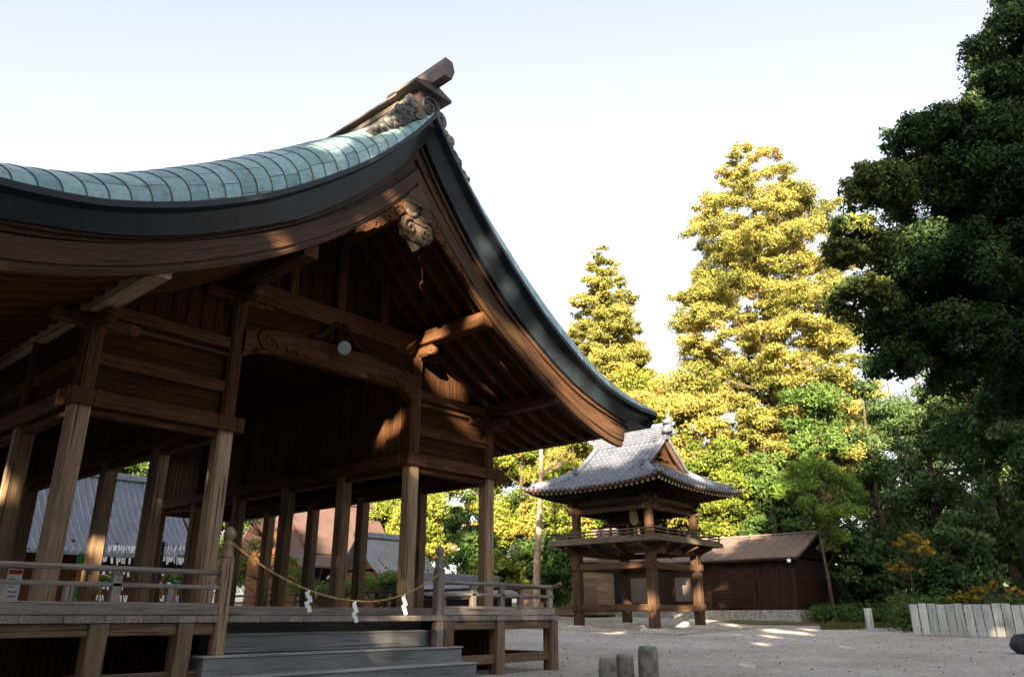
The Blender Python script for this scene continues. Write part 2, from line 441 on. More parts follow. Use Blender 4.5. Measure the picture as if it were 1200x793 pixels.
# eaves: copper edge along each side
for side in (1, -1):
    g = MB()
    pr = [(6.97, 5.22), (6.99, 5.20), (6.99, 5.11), (6.86, 5.09), (6.72, 4.87), (6.35, 4.86), (5.95, 4.90)]
    g.grid([[(HR + side * a, y, c) for a, c in pr] for y in (YR + .02, mir(YR + .02))], smooth=False)
    g.build('eave_edge', M['navy'], roof_o)
    g = MB()
    P = [[(HX + side * x, y, bb(x) + .27) for x in np.linspace(0, 6.2, 26)] for y in np.linspace(YR + .4, mir(YR + .4), 3)]
    G = [[(y * 1.0, x * 1.0, 0) for x in np.linspace(0, 6.2, 26)] for y in np.linspace(YR + .4, mir(YR + .4), 3)]
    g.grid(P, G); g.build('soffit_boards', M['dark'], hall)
    g = MB(); g.bar((HX + side * 5.75, YR + .5, bb(5.75) + .21), (HX + side * 5.75, mir(YR + .5), bb(5.75) + .21), .10, .07)
    g.build('eave_batten', M['dark'], hall)
# rafters (one shape, copied)
rg = MB()
xs = np.linspace(0.02, 5.85, 14)
P = []; G = []
for x in xs:
    z = bb(x) + .15
    P.append([(x, -.05, z), (x, .05, z), (x, .05, z + .11), (x, -.05, z + .11), (x, -.05, z)])
    G.append([(x * 1.2, 0, 0), (x * 1.2, .1, 0), (x * 1.2, .1, .1), (x * 1.2, 0, .1), (x * 1.2, 0, 0)])
rg.grid(P, G, smooth=False)
n = len(P); rg.f.append(((n - 1) * 5, (n - 1) * 5 + 1, (n - 1) * 5 + 2, (n - 1) * 5 + 3)); rg.m.append(0); rg.sm.append(False)
rafter0 = None
nr = 34
for side in (1, -1):
    for i in range(nr):
        y = 9.32 + i * (mir(9.32) - 9.32) / (nr - 1)
        if rafter0 is None:
            o = rg.build('rafter', M['brown']); rafter0 = o
        else:
            o = rafter0.copy(); COL.objects.link(o)
        o.parent = hall
        o.location = (0, y - Y0, 0); o.rotation_euler = (0, 0, 0)
        if side == -1: o.scale = (-1, 1, 1)
# purlins
for x, z0, h in ((-4.0, 4.95, .25), (-1.915, 5.98, .27), (1.915, 5.98, .27), (4.0, 4.95, .25), (0, 7.55, .26)):
    g = MB(); g.box(HX + x - .12, HX + x + .12, 9.02, mir(9.02), z0, z0 + h, .02)
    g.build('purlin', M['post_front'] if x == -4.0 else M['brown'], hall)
# posts
for j in range(NB + 1):
    for i, x in enumerate(PX):
        y = Y0 + j * BAY; top = 4.98 if i in (0, 3) else 5.92
        g = MB(); g.box(x - .125, x + .125, y - .125, y + .125, 1.0, 3.7, .035, 0)
        g.box(x - .122, x + .122, y - .122, y + .122, 3.7, top, .05, 1)
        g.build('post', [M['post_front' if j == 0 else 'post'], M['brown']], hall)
# bracket noses at the post heads
for i, x in enumerate(PX):
    zt = 4.95 if i in (0, 3) else 5.98
    g = MB(); g.bar((x - .55, Y0, zt - .11), (x + .55, Y0, zt - .11), .15, .2, .04)
    g.bar((x, Y0 - .5, zt - .12), (x, Y0 + .4, zt - .12), .15, .22, .05)
    g.lathe((x, Y0, zt - .30), [(.13, 0), (.2, .1), (.2, .16)], 4, smooth=False)
    for sx in (-1, 1):
        g.tube([(x + sx * .5, Y0 - .09, zt - .12), (x + sx * .5, Y0 + .09, zt - .12)], .09, 12)
    g.tube([(x - .08, Y0 - .48, zt - .14), (x + .08, Y0 - .48, zt - .14)], .09, 12)
    g.build('bracket', M['carve'] if False else M['brown'], hall)
# tie beams round the hall (lower lintel, thin head rail below it)
def lintel(p0, p1, nx, ny):
    g = MB()
    p0 = Vector(p0); p1 = Vector(p1); n = Vector((nx, ny, 0))
    for sgn in ((1, -1)):
        o = n * (.155 * sgn)
        g.bar(p0 + o + Vector((0, 0, 3.745)), p1 + o + Vector((0, 0, 3.745)), .07, .23, .015)
    d = (p1 - p0).normalized() * .12
    g.bar(p0 + d + Vector((0, 0, 3.58)), p1 - d + Vector((0, 0, 3.58)), .16, .10, .01)
    return g.build('lintel', M['brown'], hall)
e = .24
lintel((PX[0] - e, Y0, 0), (PX[1] + e, Y0, 0), 0, 1); lintel((PX[2] - e, Y0, 0), (PX[3] + e + .1, Y0, 0), 0, 1)
lintel((PX[0] - e, Y1, 0), (PX[1] + e, Y1, 0), 0, 1); lintel((PX[2] - e, Y1, 0), (PX[3] + e, Y1, 0), 0, 1)
for x in PX: lintel((x, Y0 - .2, 0), (x, Y1 + .2, 0), 1, 0)
# panelled walls above the lintels
def hpanel(xa, xb, y, z0, z1, nb):
    g = MB()
    hgt = (z1 - z0) / nb
    for k in range(nb): g.bar((xa, y + random.uniform(-.004, .004), z0 + (k + .5) * hgt), (xb, y, z0 + (k + .5) * hgt), .05, hgt - .004, .006)
    return g.build('wall_panel', M['dark'], hall)
for (a, b) in ((PX[0] + .1, PX[1] - .1), (PX[2] + .1, PX[3] - .1)):
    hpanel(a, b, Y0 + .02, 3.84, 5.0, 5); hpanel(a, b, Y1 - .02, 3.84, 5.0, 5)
    for z, h in ((4.335, .19), (4.85, .06), (5.05, .19)):
        g = MB(); g.bar((a, Y0 - .02, z), (b, Y0 - .02, z), .12, h, .02); g.build('wall_rail', M['brown'], hall)
for x in (PX[0], PX[3]):
    g = MB()
    for k in range(5): g.bar((x, Y0 + .1, 3.95 + k * .22), (x, Y1 - .1, 3.95 + k * .22), .05, .215, .006)
    g.build('wall_panel', M['dark'], hall)
    g = MB(); g.bar((x, Y0, 4.335), (x, Y1, 4.335), .14, .18, .02); g.build('wall_rail', M['brown'], hall)
for x in (PX[1], PX[2]):
    g = MB(); y = Y0 + .13; n = int((Y1 - Y0 - .26) / .21)
    for k in range(n):
        w_ = (Y1 - Y0 - .26) / n
        g.bar((x + random.uniform(-.006, .006), y + (k + .5) * w_, 3.84), (x, y + (k + .5) * w_, 5.6), .04, w_ - .008, .008, up=(0, 1, 0))
    g.build('board_wall', M['brown'], hall)
# lattice ceiling of the nave
g = MB(); g.box(PX[1] + .1, PX[2] - .1, Y0 + .15, Y1 - .15, 5.56, 5.6, .005)
for k in range(1, 12):
    x = PX[1] + k * 3.83 / 12; g.bar((x, Y0 + .15, 5.53), (x, Y1 - .15, 5.53), .05, .06, .008)
for k in range(1, 30):
    y = Y0 + .15 + k * (Y1 - Y0 - .3) / 30; g.bar((PX[1] + .1, y, 5.505), (PX[2] - .1, y, 5.505), .05, .05, .008)
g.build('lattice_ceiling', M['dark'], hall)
for (xa, xb) in ((PX[0] + .1, PX[1] - .1), (PX[2] + .1, PX[3] - .1)):
    g = MB(); g.box(xa, xb, Y0 + .1, Y1 - .1, 4.9, 4.94, .005)
    for k in range(1, 24):
        y = Y0 + k * (Y1 - Y0) / 24; g.bar((xa, y, 4.87), (xb, y, 4.87), .05, .06, .008)
    g.build('aisle_ceiling', M['dark'], hall)
# rainbow beam over the entrance, upper beam, struts, gable boards (front and back)
for yy, sg in ((Y0, -1), (Y1, 1)):
    g = MB(); P = []; G = []
    for x in np.linspace(-1.83, 1.83, 41):
        u = abs(x) / 1.83
        top = 5.5 - .14 * u ** 3; bot = 5.07 - .02 * u ** 2 - (.2 * max(0, (u - .78) / .22) ** 1.3)
        sec = [(-.15, bot + .07), (-.17, bot + .12), (-.17, top - .10), (-.12, top), (.12, top), (.17, top - .10), (.17, bot + .12), (.15, bot + .07), (.1, bot), (-.1, bot), (-.15, bot + .07)]
        P.append([(HX + x, yy + a, c) for a, c in sec]); G.append([(x, a, c) for a, c in sec])
    g.grid(P, G, smooth=False)
    for sx in (-1, 1):                                           # carved scrolls and edge line
        cx_, cz_ = HX + sx * 1.42, 5.22
        sp = [(cx_ + sx * (.03 + .022 * t) * math.cos(t * .9), yy + sg * .175, cz_ + (.03 + .02 * t) * math.sin(t * .9)) for t in np.linspace(0, 9, 40)]
        g.tube(sp, .016, 6)
        g.tube([(cx_ - sx * (.05 + .1 * q), yy + sg * .175, cz_ + .06 * math.sin(q * 3) - .02 * q) for q in np.linspace(0, 7, 24)], .012, 6)
        g.tube([(cx_ + sx * .22, yy + sg * .17, 5.02 - .03), (cx_ + sx * .1, yy + sg * .18, 5.0), (cx_ - sx * .05, yy + sg * .18, 5.05)], [.03, .045, .015], 8)
    g.build('rainbow_beam', M['brown'], hall)
    g = MB(); g.bar((PX[1] - .1, yy, 6.03), (PX[2] + .1, yy, 6.03), .26, .36, .02); g.build('upper_beam', M['brown'], hall)
    g = MB(); g.box(PX[1] + .1, PX[2] - .1, yy - .02, yy + .02, 5.4, 5.9, .005); g.build('wall_panel', M['dark'], hall)
    g = MB()                                                      # frog-leg strut
    for sx in (-1, 1):
        g.tube([(HX + sx * q * .55, yy + sg * .09, 5.86 - .34 * q ** 1.5 + .06 * math.sin(q * 7)) for q in np.linspace(0.05, 1, 14)], [.075 - .035 * q for q in np.linspace(0, 1, 14)], 8)
        g.tube([(HX + sx * (.2 + .07 * math.cos(t)), yy + sg * .1, 5.66 + .06 * math.sin(t)) for t in np.linspace(0, 5.2, 16)], .028, 7)
    g.lathe((HX, yy + sg * .07, 5.55), [(.04, 0), (.1, .1), (.06, .26)], 10)
    g.build('carved_strut', M['dark'], hall)
    g = MB(); x = -3.95
    while x < 3.95:
        w_ = min(.24, 3.95 - x); zb = 6.2 if abs(x + w_ / 2) < 1.95 else 5.13
        xm = x + w_ / 2; zt = bb(xm) + .27
        if zt > zb + .05: g.bar((HX + xm, yy - sg * .03 + random.uniform(-.008, .008), zb), (HX + xm, yy - sg * .03, zt), w_ - .012, .035, .006, up=(0, 1, 0))
        x += w_
    g.build('gable_boards', M['dark'], hall)
    g = MB()
    for x in (-1.0, 1.0):
        q = MB(); q.bar((HX + x, yy + sg * .03, 6.2), (HX + x, yy + sg * .03, bb(x) + .2), .16, .14, .02, up=(0, 1, 0)); q.build('gable_strut', M['brown'], hall)
    g.bar((HX, yy + sg * .03, 6.2), (HX, yy + sg * .03, 7.6), .18, .16, .02, up=(0, 1, 0))
    g.build('gable_strut', M['brown'], hall)
# gable pendant
def pendant(yy, sg):
    g = MB(); pr = [(0, 8.02), (.16, 7.83), (.31, 7.60), (.30, 7.42), (.2, 7.36), (.32, 7.28), (.36, 7.1), (.28, 6.96), (.14, 6.9), (0, 6.76)]
    pts = [(HX + x, z) for x, z in pr] + [(HX - x, z) for x, z in reversed(pr[1:-1])]
    g.prism(pts, 1, yy - .05 if sg < 0 else yy - .06, yy + .06 if sg < 0 else yy + .05)
    for sx in (-1, 1):
        g.tube([(HX + sx * (.17 + (.02 + .017 * t) * math.cos(t)), yy + sg * .06, 7.12 + (.02 + .017 * t) * math.sin(t)) for t in np.linspace(0, 8, 40)], .03, 7)
        g.tube([(HX + sx * (.05 + .22 * q), yy + sg * .06, 7.42 - .08 * math.sin(q * 3.1)) for q in np.linspace(0, 1, 12)], .035, 7)
        g.tube([(HX + sx * (.03 + .16 * q), yy + sg * .06, 6.92 - .05 * math.sin(q * 3.1) + .07 * q) for q in np.linspace(0, 1, 10)], .04, 7)
    for k in range(6):
        a = k * math.pi / 3
        g.tube([(HX + .05 * math.cos(a), yy + sg * .06, 7.52 + .05 * math.sin(a)), (HX + .09 * math.cos(a), yy + sg * .07, 7.52 + .09 * math.sin(a))], [.035, .02], 8)
    o = g.build('gable_pendant', M['carve'], hall)
    for sx in (-1, 1):
        g = MB(); qs = np.linspace(0, 1, 25)
        up_ = [(HX + sx * (.3 + .95 * q), bb(.3 + .95 * q) + .02) for q in qs]
        lo_ = [(HX + sx * (.3 + .95 * q), bb(.3 + .95 * q) - (.30 - .22 * q) * (.72 + .28 * abs(math.sin(q * 10.5)))) for q in qs]
        g.prism(up_ + lo_[::-1], 1, yy - .03, yy + .03)
        for q in (.12, .36, .6, .82):
            x = .3 + .95 * q; z = bb(x) - (.15 - .09 * q); r = .1 - .05 * q
            g.tube([(HX + sx * (x + (.012 + r * .14 * t) * math.cos(t + q * 9)), yy + sg * .035, z + (.012 + r * .14 * t) * math.sin(t + q * 9)) for t in np.linspace(0, 6.5, 24)], .02 - .008 * q, 6)
        g.build('pendant_fin', M['brown'], o)
pendant(8.92, -1); pendant(mir(8.92), 1)
# ridge: copper clad box with a cap, end block with its own little roof, top bar, curled clouds
RZ = 9.38
g = MB(); g.box(HX - .29, HX + .29, 9.0, mir(9.0), RZ - .2, RZ + .44, .01)
for k in range(1, 3): g.box(HX - .31, HX + .31, 9.02, mir(9.02), RZ + .13 * k, RZ + .13 * k + .03, .004)
o_r = g.build('ridge', M['ridge'], roof_o)
g = MB(); g.prism([(HX - .40, RZ + .42), (HX + .40, RZ + .42), (HX + .40, RZ + .46), (HX, RZ + .57), (HX - .40, RZ + .46)], 1, 8.95, mir(8.95))
g.build('ridge_cap', M['ridge'], roof_o)
for sg in (-1, 1):
    fy = (lambda y: y) if sg < 0 else mir
    def pr_(g, pts, a, b): g.prism(pts, 1, min(fy(a), fy(b)), max(fy(a), fy(b)))
    g = MB()
    pr_(g, [(HX - .31, 9.16), (HX + .31, 9.16), (HX + .31, 9.24), (HX + .25, 9.28), (HX + .25, 9.83), (HX - .25, 9.83), (HX - .25, 9.28), (HX - .31, 9.24)], 8.7, 9.1)
    pr_(g, [(HX - .46, 9.79), (HX + .42, 9.79), (HX + .42, 9.84), (HX - .02, 9.99), (HX - .46, 9.84)], 8.58, 9.12)
    g.build('ridge_end_block', M['ridge'], roof_o)
    g = MB()
    ya, yb = fy(8.24), fy(9.8)
    hx = [(-.15, .0), (-.09, -.17), (.09, -.17), (.15, 0), (.09, .17), (-.09, .17)]
    g.grid([[(HX + a, y, 10.10 + b * 1.1 + (.03 if i == 0 else 0)) for a, b in hx + hx[:1]] for i, y in enumerate((ya, (ya + yb) / 2, yb))], smooth=False)
    g.f.append((0, 1, 2, 3, 4, 5)); g.m.append(0); g.sm.append(False)
    g.build('ridge_bar', M['ridge'], roof_o)
    g = MB()
    yf = fy(8.69)
    g.tube([(HX + .17 * math.cos(t), yf, 9.54 + .17 * math.sin(t)) for t in np.linspace(0, 2 * math.pi, 25)], .035, 8)
    for k in range(3):
        a0 = k * 2.094
        g.tube([(HX + (.03 + .025 * t) * math.cos(a0 + t), yf, 9.54 + (.03 + .025 * t) * math.sin(a0 + t)) for t in np.linspace(0, 3, 12)], [.045 - .03 * q for q in np.linspace(0, 1, 12)], 7)
    g.build('round_crest', M['oni'], roof_o)
    for sx in (-1, 1):                                     # carved cloud fin on each slope
        g = MB(); qs = np.linspace(0, 1, 41)
        def fl(q): x = .24 + .86 * q; return x, rim(x) + .5 * rollh(x) - .12
        def ft(q): return (.56 - .40 * q) * (.66 + .34 * abs(math.sin(q * 11 + .9)) ** .6)
        lo_ = [(HX + sx * fl(q)[0], fl(q)[1]) for q in qs]; hi_ = [(HX + sx * (fl(q)[0] + .05), fl(q)[1] + ft(q)) for q in qs]
        pr_(g, lo_ + hi_[::-1], 8.80, 8.98)
        for q in (.06, .21, .35, .49, .63, .78, .92):
            x, z = fl(q); hh = ft(q); r = hh * .34
            for zz_ in ((z + hh * .66, z + hh * .22) if q < .5 else (z + hh * .5,)):
                P = [[(HX + sx * (x + .03 + r * 1.05 * math.sin(th) * math.cos(ph)), fy(8.80 + .075 * math.sin(th) * math.sin(ph)), zz_ + r * .95 * math.cos(th)) for ph in np.linspace(0, 2 * math.pi, 15)] for th in np.linspace(0, math.pi, 9)]
                g.grid(P)
                g.tube([(HX + sx * (x + .03 + (.012 + r * .135 * t) * math.cos(t + q * 20)), fy(8.72 + .011 * t), zz_ + (.012 + r * .135 * t) * math.sin(t + q * 20)) for t in np.linspace(0, 6.6, 24)], [r * .15] * 24, 6)
        g.build('cloud_ornament', M['oni'], roof_o)

# stage: deck, edge, beams, posts, steps, skirt
SX0, SX1, SY0, SY1 = HX - 4.99, HX + 4.99, 9.9, Y1 + 1.0
g = MB()
nb_ = 30; 
for (xa, xb) in ((SX0, HX - 2.2), (HX - 2.2, HX + 1.85), (HX + 1.85, SX1)):
    pass
w_ = (SX1 - SX0) / 44
for k in range(44):
    x = SX0 + (k + .5) * w_
    g.bar((x, SY0 + random.uniform(-.008, .008), .955), (x, Y0 - .1, .955 + random.uniform(-.002, .002)), w_ - .006, .08, .008)
w2 = (SY1 - Y0 + .1) / 50
for (xa, xb) in ((SX0, PX[0] - .13), (PX[3] + .13, SX1)):
    for k in range(50):
        y = Y0 - .1 + (k + .5) * w2
        g.bar((xa, y, .955), (xb, y, .955), w2 - .006, .08, .008)
g.build('veranda_deck', M['grey'], hall)
g = MB(); g.box(PX[0] - .12, PX[3] + .12, Y0 - .09, Y1 + .12, .9, 1.0, .01)
g.build('hall_floor', M['grey'], hall)
g = MB(); g.bar((PX[0] - .14, Y0 - .02, 1.06), (PX[3] + .14, Y0 - .02, 1.06), .2, .13, .01); g.build('sill', M['grey'], hall)
g = MB(); g.bar((PX[3], Y0 + .1, 1.06), (PX[3], Y1 + .1, 1.06), .2, .13, .01); g.build('sill', M['grey'], hall)
for (xa, xb) in ((SX0 + .05, HX - 2.05), (HX + 1.95, SX1 - .05)):
    g = MB(); g.bar((xa, SY0 + .12, .84), (xb, SY0 + .12, .84), .14, .15, .012); g.build('stage_beam', M['post'], hall)
    g = MB(); g.bar((xa, SY0 + .12, .27), (xb, SY0 + .12, .27), .09, .15, .012); g.build('stage_beam', M['post'], hall)
g = MB(); g.bar((SX1 - .12, SY0 + .1, .84), (SX1 - .12, SY1 - .05, .84), .14, .15); g.build('stage_beam', M['post'], hall)
g = MB(); g.bar((SX1 - .12, SY0 + .1, .27), (SX1 - .12, SY1 - .05, .27), .09, .15); g.build('stage_beam', M['post'], hall)
for yb_ in (10.6, 12.98, 15.0, 17.02, 19.04, 21.06):
    g = MB(); g.bar((PX[3], yb_, .84), (SX1 + .42, yb_, .84), .14, .16, .012); g.build('stage_beam', M['grey'], hall)
for x in (SX0 + .1, HX - 3.67, HX - 2.62, HX + 2.02, HX + 3.32, SX1 - .12):
    g = MB(); g.box(x - .11, x + .11, SY0 + .0 + .01, SY0 + .23, -.02, .905, .015); g.build('stage_post', M['post'], hall)
for yb_ in (12.98, 15.0, 17.02, 19.04, 21.06):
    g = MB(); g.box(SX1 - .23, SX1 - .01, yb_ - .11, yb_ + .11, -.02, .905, .015); g.build('stage_post', M['post'], hall)
g = MB()
x = PX[0] - .1
while x < PX[3] + .1:
    g.bar((x, Y0, -.02), (x, Y0, .9), .07, .03, .004, up=(0, 1, 0)); x += random.choice((.082, .082, .084, .11))
g.build('skirt_slats', M['dark'], hall)
for x in (PX[0], PX[3]):
    g = MB(); y = Y0 + .1
    while y < Y1: g.bar((x, y, -.02), (x, y, .9), .03, .07, .004, up=(0, 1, 0)); y += .082
    g.build('skirt_slats', M['dark'], hall)
g = MB(); g.box(PX[0] - .1, PX[3] + .08, Y0 + .12, Y0 + .16, 0, .9, .004); g.build('skirt_light_block', M['dark'], hall)  # dark board added behind the slats so no light shows through
# steps
for (ztop, ynose, xa, xb) in ((.77, 10.14, HX - 2.1, HX + 1.80), (.51, 9.86, HX - 2.36, HX + 2.26), (.27, 9.55, HX - 2.36, HX + 2.3)):
    g = MB(); g.bar((xa, ynose + .19, ztop - .14), (xb, ynose + .19, ztop - .14), .38, .225, .008); o = g.build('step', M['step'], hall)
    g = MB(); g.bar((xa - .015, ynose + .185, ztop - .014), (xb + .015, ynose + .185, ztop - .014), .41, .026, .008); g.build('tread', M['tread'], o)
g = MB(); g.box(HX - 2.1, HX + 1.8, 10.38, 10.43, .75, .93, .004); g.build('riser_board', M['step'], hall)
g = MB(); g.box(HX - 2.3, HX + 2.2, 10.05, 10.45, 0, .5, .004); g.build('step_base', M['dark'], hall)

# railings with newels
NLX, NRX, RYY = HX - 2.14, HX + 1.80, 9.98
def newel(x, y):
    g = MB(); g.box(x - .08, x + .08, y - .08, y + .08, .5, 1.72, .02)
    g.lathe((x, y, 1.72), [(.085, 0), (.085, .05), (.075, .06), (.078, .16), (.085, .17), (.085, .2), (.05, .215), (.045, .24), (.075, .27), (.088, .31), (.08, .35), (.05, .385), (.012, .42), (.004, .425)], 18)
    return g
def railing(p0, p1, posts, curl=None):
    p0, p1 = Vector(p0), Vector(p1); d = (p1 - p0)
    root = None
    g = MB(); g.bar(p0 + Vector((0, 0, 1.075)), p1 + Vector((0, 0, 1.075)), .12, .15, .012); g.build('base_rail', M['grey'], hall)
    g = MB(); g.bar(p0 + Vector((0, 0, 1.345)), p1 + Vector((0, 0, 1.345)), .09, .05, .008); g.build('middle_rail', M['grey'], hall)
    pts = [p0 + d * t + Vector((0, 0, 1.53)) for t in np.linspace(0, 1, 12)]
    if curl:
        e_ = d.normalized()
        pts += [pts[-1] + e_ * .08 + Vector((0, 0, .008)), pts[-1] + e_ * .16 + Vector((0, 0, .03)), pts[-1] + e_ * .22 + Vector((0, 0, .06))]
    g = MB(); g.tube(pts, .034, 12); g.build('top_rail', M['grey'], hall)
    for t, full in posts:
        p = p0 + d * t
        g = MB(); g.box(p.x - .055, p.x + .055, p.y - .045, p.y + .045, 1.15, 1.32 if not full else 1.48, .008)
        if full: g.lathe((p.x, p.y, 1.44), [(.045, 0), (.065, .03), (.065, .06)], 10)
        g.build('railing_post', M['grey'], hall)
for x in (NLX, NRX):
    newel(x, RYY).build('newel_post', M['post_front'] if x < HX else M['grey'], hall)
railing((SX0 - .1, RYY, 0), (NLX - .08, RYY, 0), [(.12, 0), (.36, 0), (.54, 1), (.78, 0)])
railing((NRX + .08, RYY, 0), (SX1 - .1, RYY, 0), [(.25, 1), (.5, 1), (.68, 0), (.97, 1)], True)
railing((SX1 - .1, SY1 - .2, 0), (SX1 - .1, RYY, 0), [(.1, 1), (.26, 1), (.42, 1), (.58, 1), (.74, 1), (.86, 0), (.93, 1)], True)

# ------------------------------------------------------------------ rope, paper streamers, lamp
def rope_z(t): return 1.2 + (.70 if t < .6 else .46) * ((t - .6) / (.6 if t < .6 else .4)) ** 2
rp = [Vector((NLX + .05 + t * (NRX - .1 - NLX), RYY - .06 + .03 * math.sin(t * 3), rope_z(t))) for t in np.linspace(0, 1, 40)]
g = MB(); g.tube(rp, .011, 8)
for ph in (0, 2.1, 4.2):
    g.tube([p + Vector((0, .009 * math.cos(i * 1.3 + ph), .009 * math.sin(i * 1.3 + ph))) for i, p in enumerate(rp)], .007, 6)
g.tube([rp[14], rp[14] + Vector((.01, -.02, -.06)), rp[14] + Vector((.0, -.02, -.10))], [.012, .01, .003], 6)
tag(g.build('straw_rope', M['rope']), 'thin yellow straw rope sagging between the two stair newel posts', 'rope')
for t, n_, lab in ((.325, 4, 'white zigzag paper streamer on the rope nearest the onion-topped newel post'), (.545, 4, 'white zigzag paper streamer hanging lowest at the middle of the rope'), (.80, 4, 'white zigzag paper streamer hanging in front of the tall post by the right newel')):
    p = Vector((NLX + .05 + t * (NRX - .1 - NLX), RYY - .07, rope_z(t) - .005))
    g = MB(); hgt = .27 / n_
    g.bar(p, p + Vector((0, -.005, -.03)), .03, .008, .001, up=(0, 1, 0))
    for k in range(n_):
        cx_ = p.x + (.018 if k % 2 else -.018) + random.uniform(-.006, .006); zt = p.z - .02 - k * hgt
        for q in (-.006, .004):
            g.bar((cx_ - .012, p.y + q - .004 * k, zt), (cx_ + .014, p.y + q - .006 - .004 * k, zt - hgt * 1.15), .062, .002, .0005, up=(0, 1, .25))
    tag(g.build('paper_streamer', M['white']), lab, 'paper streamer', 'paper streamers on the rope')
lm = empty('round_lamp', (7.6, 10.6, 5.4), 'small round white lamp on the carved beam over the entrance', 'lamp')
g = MB(); ax_ = Vector((-.3, -.85, -.35)).normalized(); p = Vector((7.6, 10.62, 5.41))
g.tube([p - ax_ * .02, p + ax_ * .05, p + ax_ * .09, p + ax_ * .10], [.07, .12, .125, .106], 24, caps=True); g.build('lamp_rim', plain('grey_metal', (.3, .3, .31), .4, .1, 5, .5, .6), lm)
g = MB(); g.tube([p + ax_ * .085, p + ax_ * .095, p + ax_ * .098], [.104, .085, .01], 24); g.build('lamp_glass', plain('frosted_glass', (.4, .42, .45), .25, .05, 5, .6), lm)
g = MB(); g.tube([p - ax_ * .02, Vector((7.62, 10.78, 5.44))], .03, 10); g.build('lamp_arm', M['black'], lm)

# ------------------------------------------------------------------ the two-storey drum tower
TX, TY, TB = 29.55, 18.75, 0.36
TH, TE = 1.83, 3.5
tower = empty('drum_tower', (TX, TY, TB), 'two-storey open timber drum tower with silver grey tiled roof and railed balcony', 'tower')
g0 = MB()
for sx in (-1, 1):
    for sy in (-1, 1):
        g = MB(); x, y = TX + sx * TH, TY + sy * TH
        g.box(x - .18, x + .18, y - .18, y + .18, TB - .05, 3.75, .03); g.box(x - .15, x + .15, y - .15, y + .15, 3.9, 5.75, .03)
        g.build('post', M['tower'], tower)
        g = MB(); gz = ground_z(x, y); g.box(x - .42, x + .42, y - .42, y + .42, gz - .2, gz + .10, .03); g.build('stone_pad', M['pale_stone'], tower)
for z, h, w_ in ((1.27, .26, .16), (2.9, .26, .18), (3.5, .22, .2)):
    for s_ in (-1, 1):
        g = MB(); g.bar((TX - TH - .3, TY + s_ * TH, z), (TX + TH + .3, TY + s_ * TH, z), w_, h, .02); g.build('tie_beam', M['tower'], tower)
        g = MB(); g.bar((TX + s_ * TH, TY - TH - .3, z + .03), (TX + s_ * TH, TY + TH + .3, z + .03), w_, h, .02); g.build('tie_beam', M['tower'], tower)
for z in (5.55, 5.2):
    for s_ in (-1, 1):
        g = MB(); g.bar((TX - TH - .4, TY + s_ * TH, z), (TX + TH + .4, TY + s_ * TH, z), .16, .2, .02); g.build('head_beam', M['tower'], tower)
        g = MB(); g.bar((TX + s_ * TH, TY - TH - .4, z + .02), (TX + s_ * TH, TY + TH + .4, z + .02), .16, .2, .02); g.build('head_beam', M['tower'], tower)
DE = 2.74
g = MB()
for k in range(28):
    y = TY - DE + (k + .5) * 2 * DE / 28; g.bar((TX - DE, y, 3.93), (TX + DE, y, 3.93), 2 * DE / 28 - .01, .06, .008)
for s_ in (-1, 1):
    g.bar((TX + s_ * (DE - .05), TY - DE, 3.84), (TX + s_ * (DE - .05), TY + DE, 3.84), .12, .13, .01)
    g.bar((TX - DE + .13, TY + s_ * (DE - .05), 3.84), (TX + DE - .13, TY + s_ * (DE - .05), 3.84), .12, .13, .01)
g.build('balcony_deck', M['deck'], tower)
for s_ in (-1, 1):
    for t in (-1.83, -.6, .6, 1.83):
        g = MB(); g.bar((TX + s_ * TH, TY + t, 3.45), (TX + s_ * (DE - .12), TY + t, 3.72), .14, .16, .02); g.bar((TX + s_ * 1.7, TY + t, 3.74), (TX + s_ * (DE - .1), TY + t, 3.74), .13, .1, .02); g.build('balcony_bracket', M['tower'], tower)
        g = MB(); g.bar((TX + t, TY + s_ * TH, 3.45), (TX + t, TY + s_ * (DE - .12), 3.72), .14, .16, .02); g.bar((TX + t, TY + s_ * 1.7, 3.74), (TX + t, TY + s_ * (DE - .1), 3.74), .13, .1, .02); g.build('balcony_bracket', M['tower'], tower)
RL = DE - .12
for s_ in (-1, 1):
    for ax in (0, 1):
        def pt(t, z): return (TX + s_ * RL, TY + t, z) if ax == 0 else (TX + t, TY + s_ * RL, z)
        g = MB(); g.bar(pt(-RL, 4.0), pt(RL, 4.0), .09, .08); g.build('base_rail', M['deck'], tower)
        g = MB(); g.bar(pt(-RL - .12, 4.14), pt(RL + .12, 4.14), .05, .045); g.build('middle_rail', M['deck'], tower)
        g = MB(); g.tube([pt(t, 4.27 + .05 * max(0, abs(t) - RL) / .25) for t in (-RL - .28, -RL, 0, RL, RL + .28)], .032, 8); g.build('top_rail', M['deck'], tower)
        for t in (-RL, -1.75, -.87, 0, .87, 1.75):
            g = MB(); p = Vector(pt(t, 3.96)); g.bar(p, p + Vector((0, 0, .28)), .07, .06, .01); g.build('railing_post', M['deck'], tower)
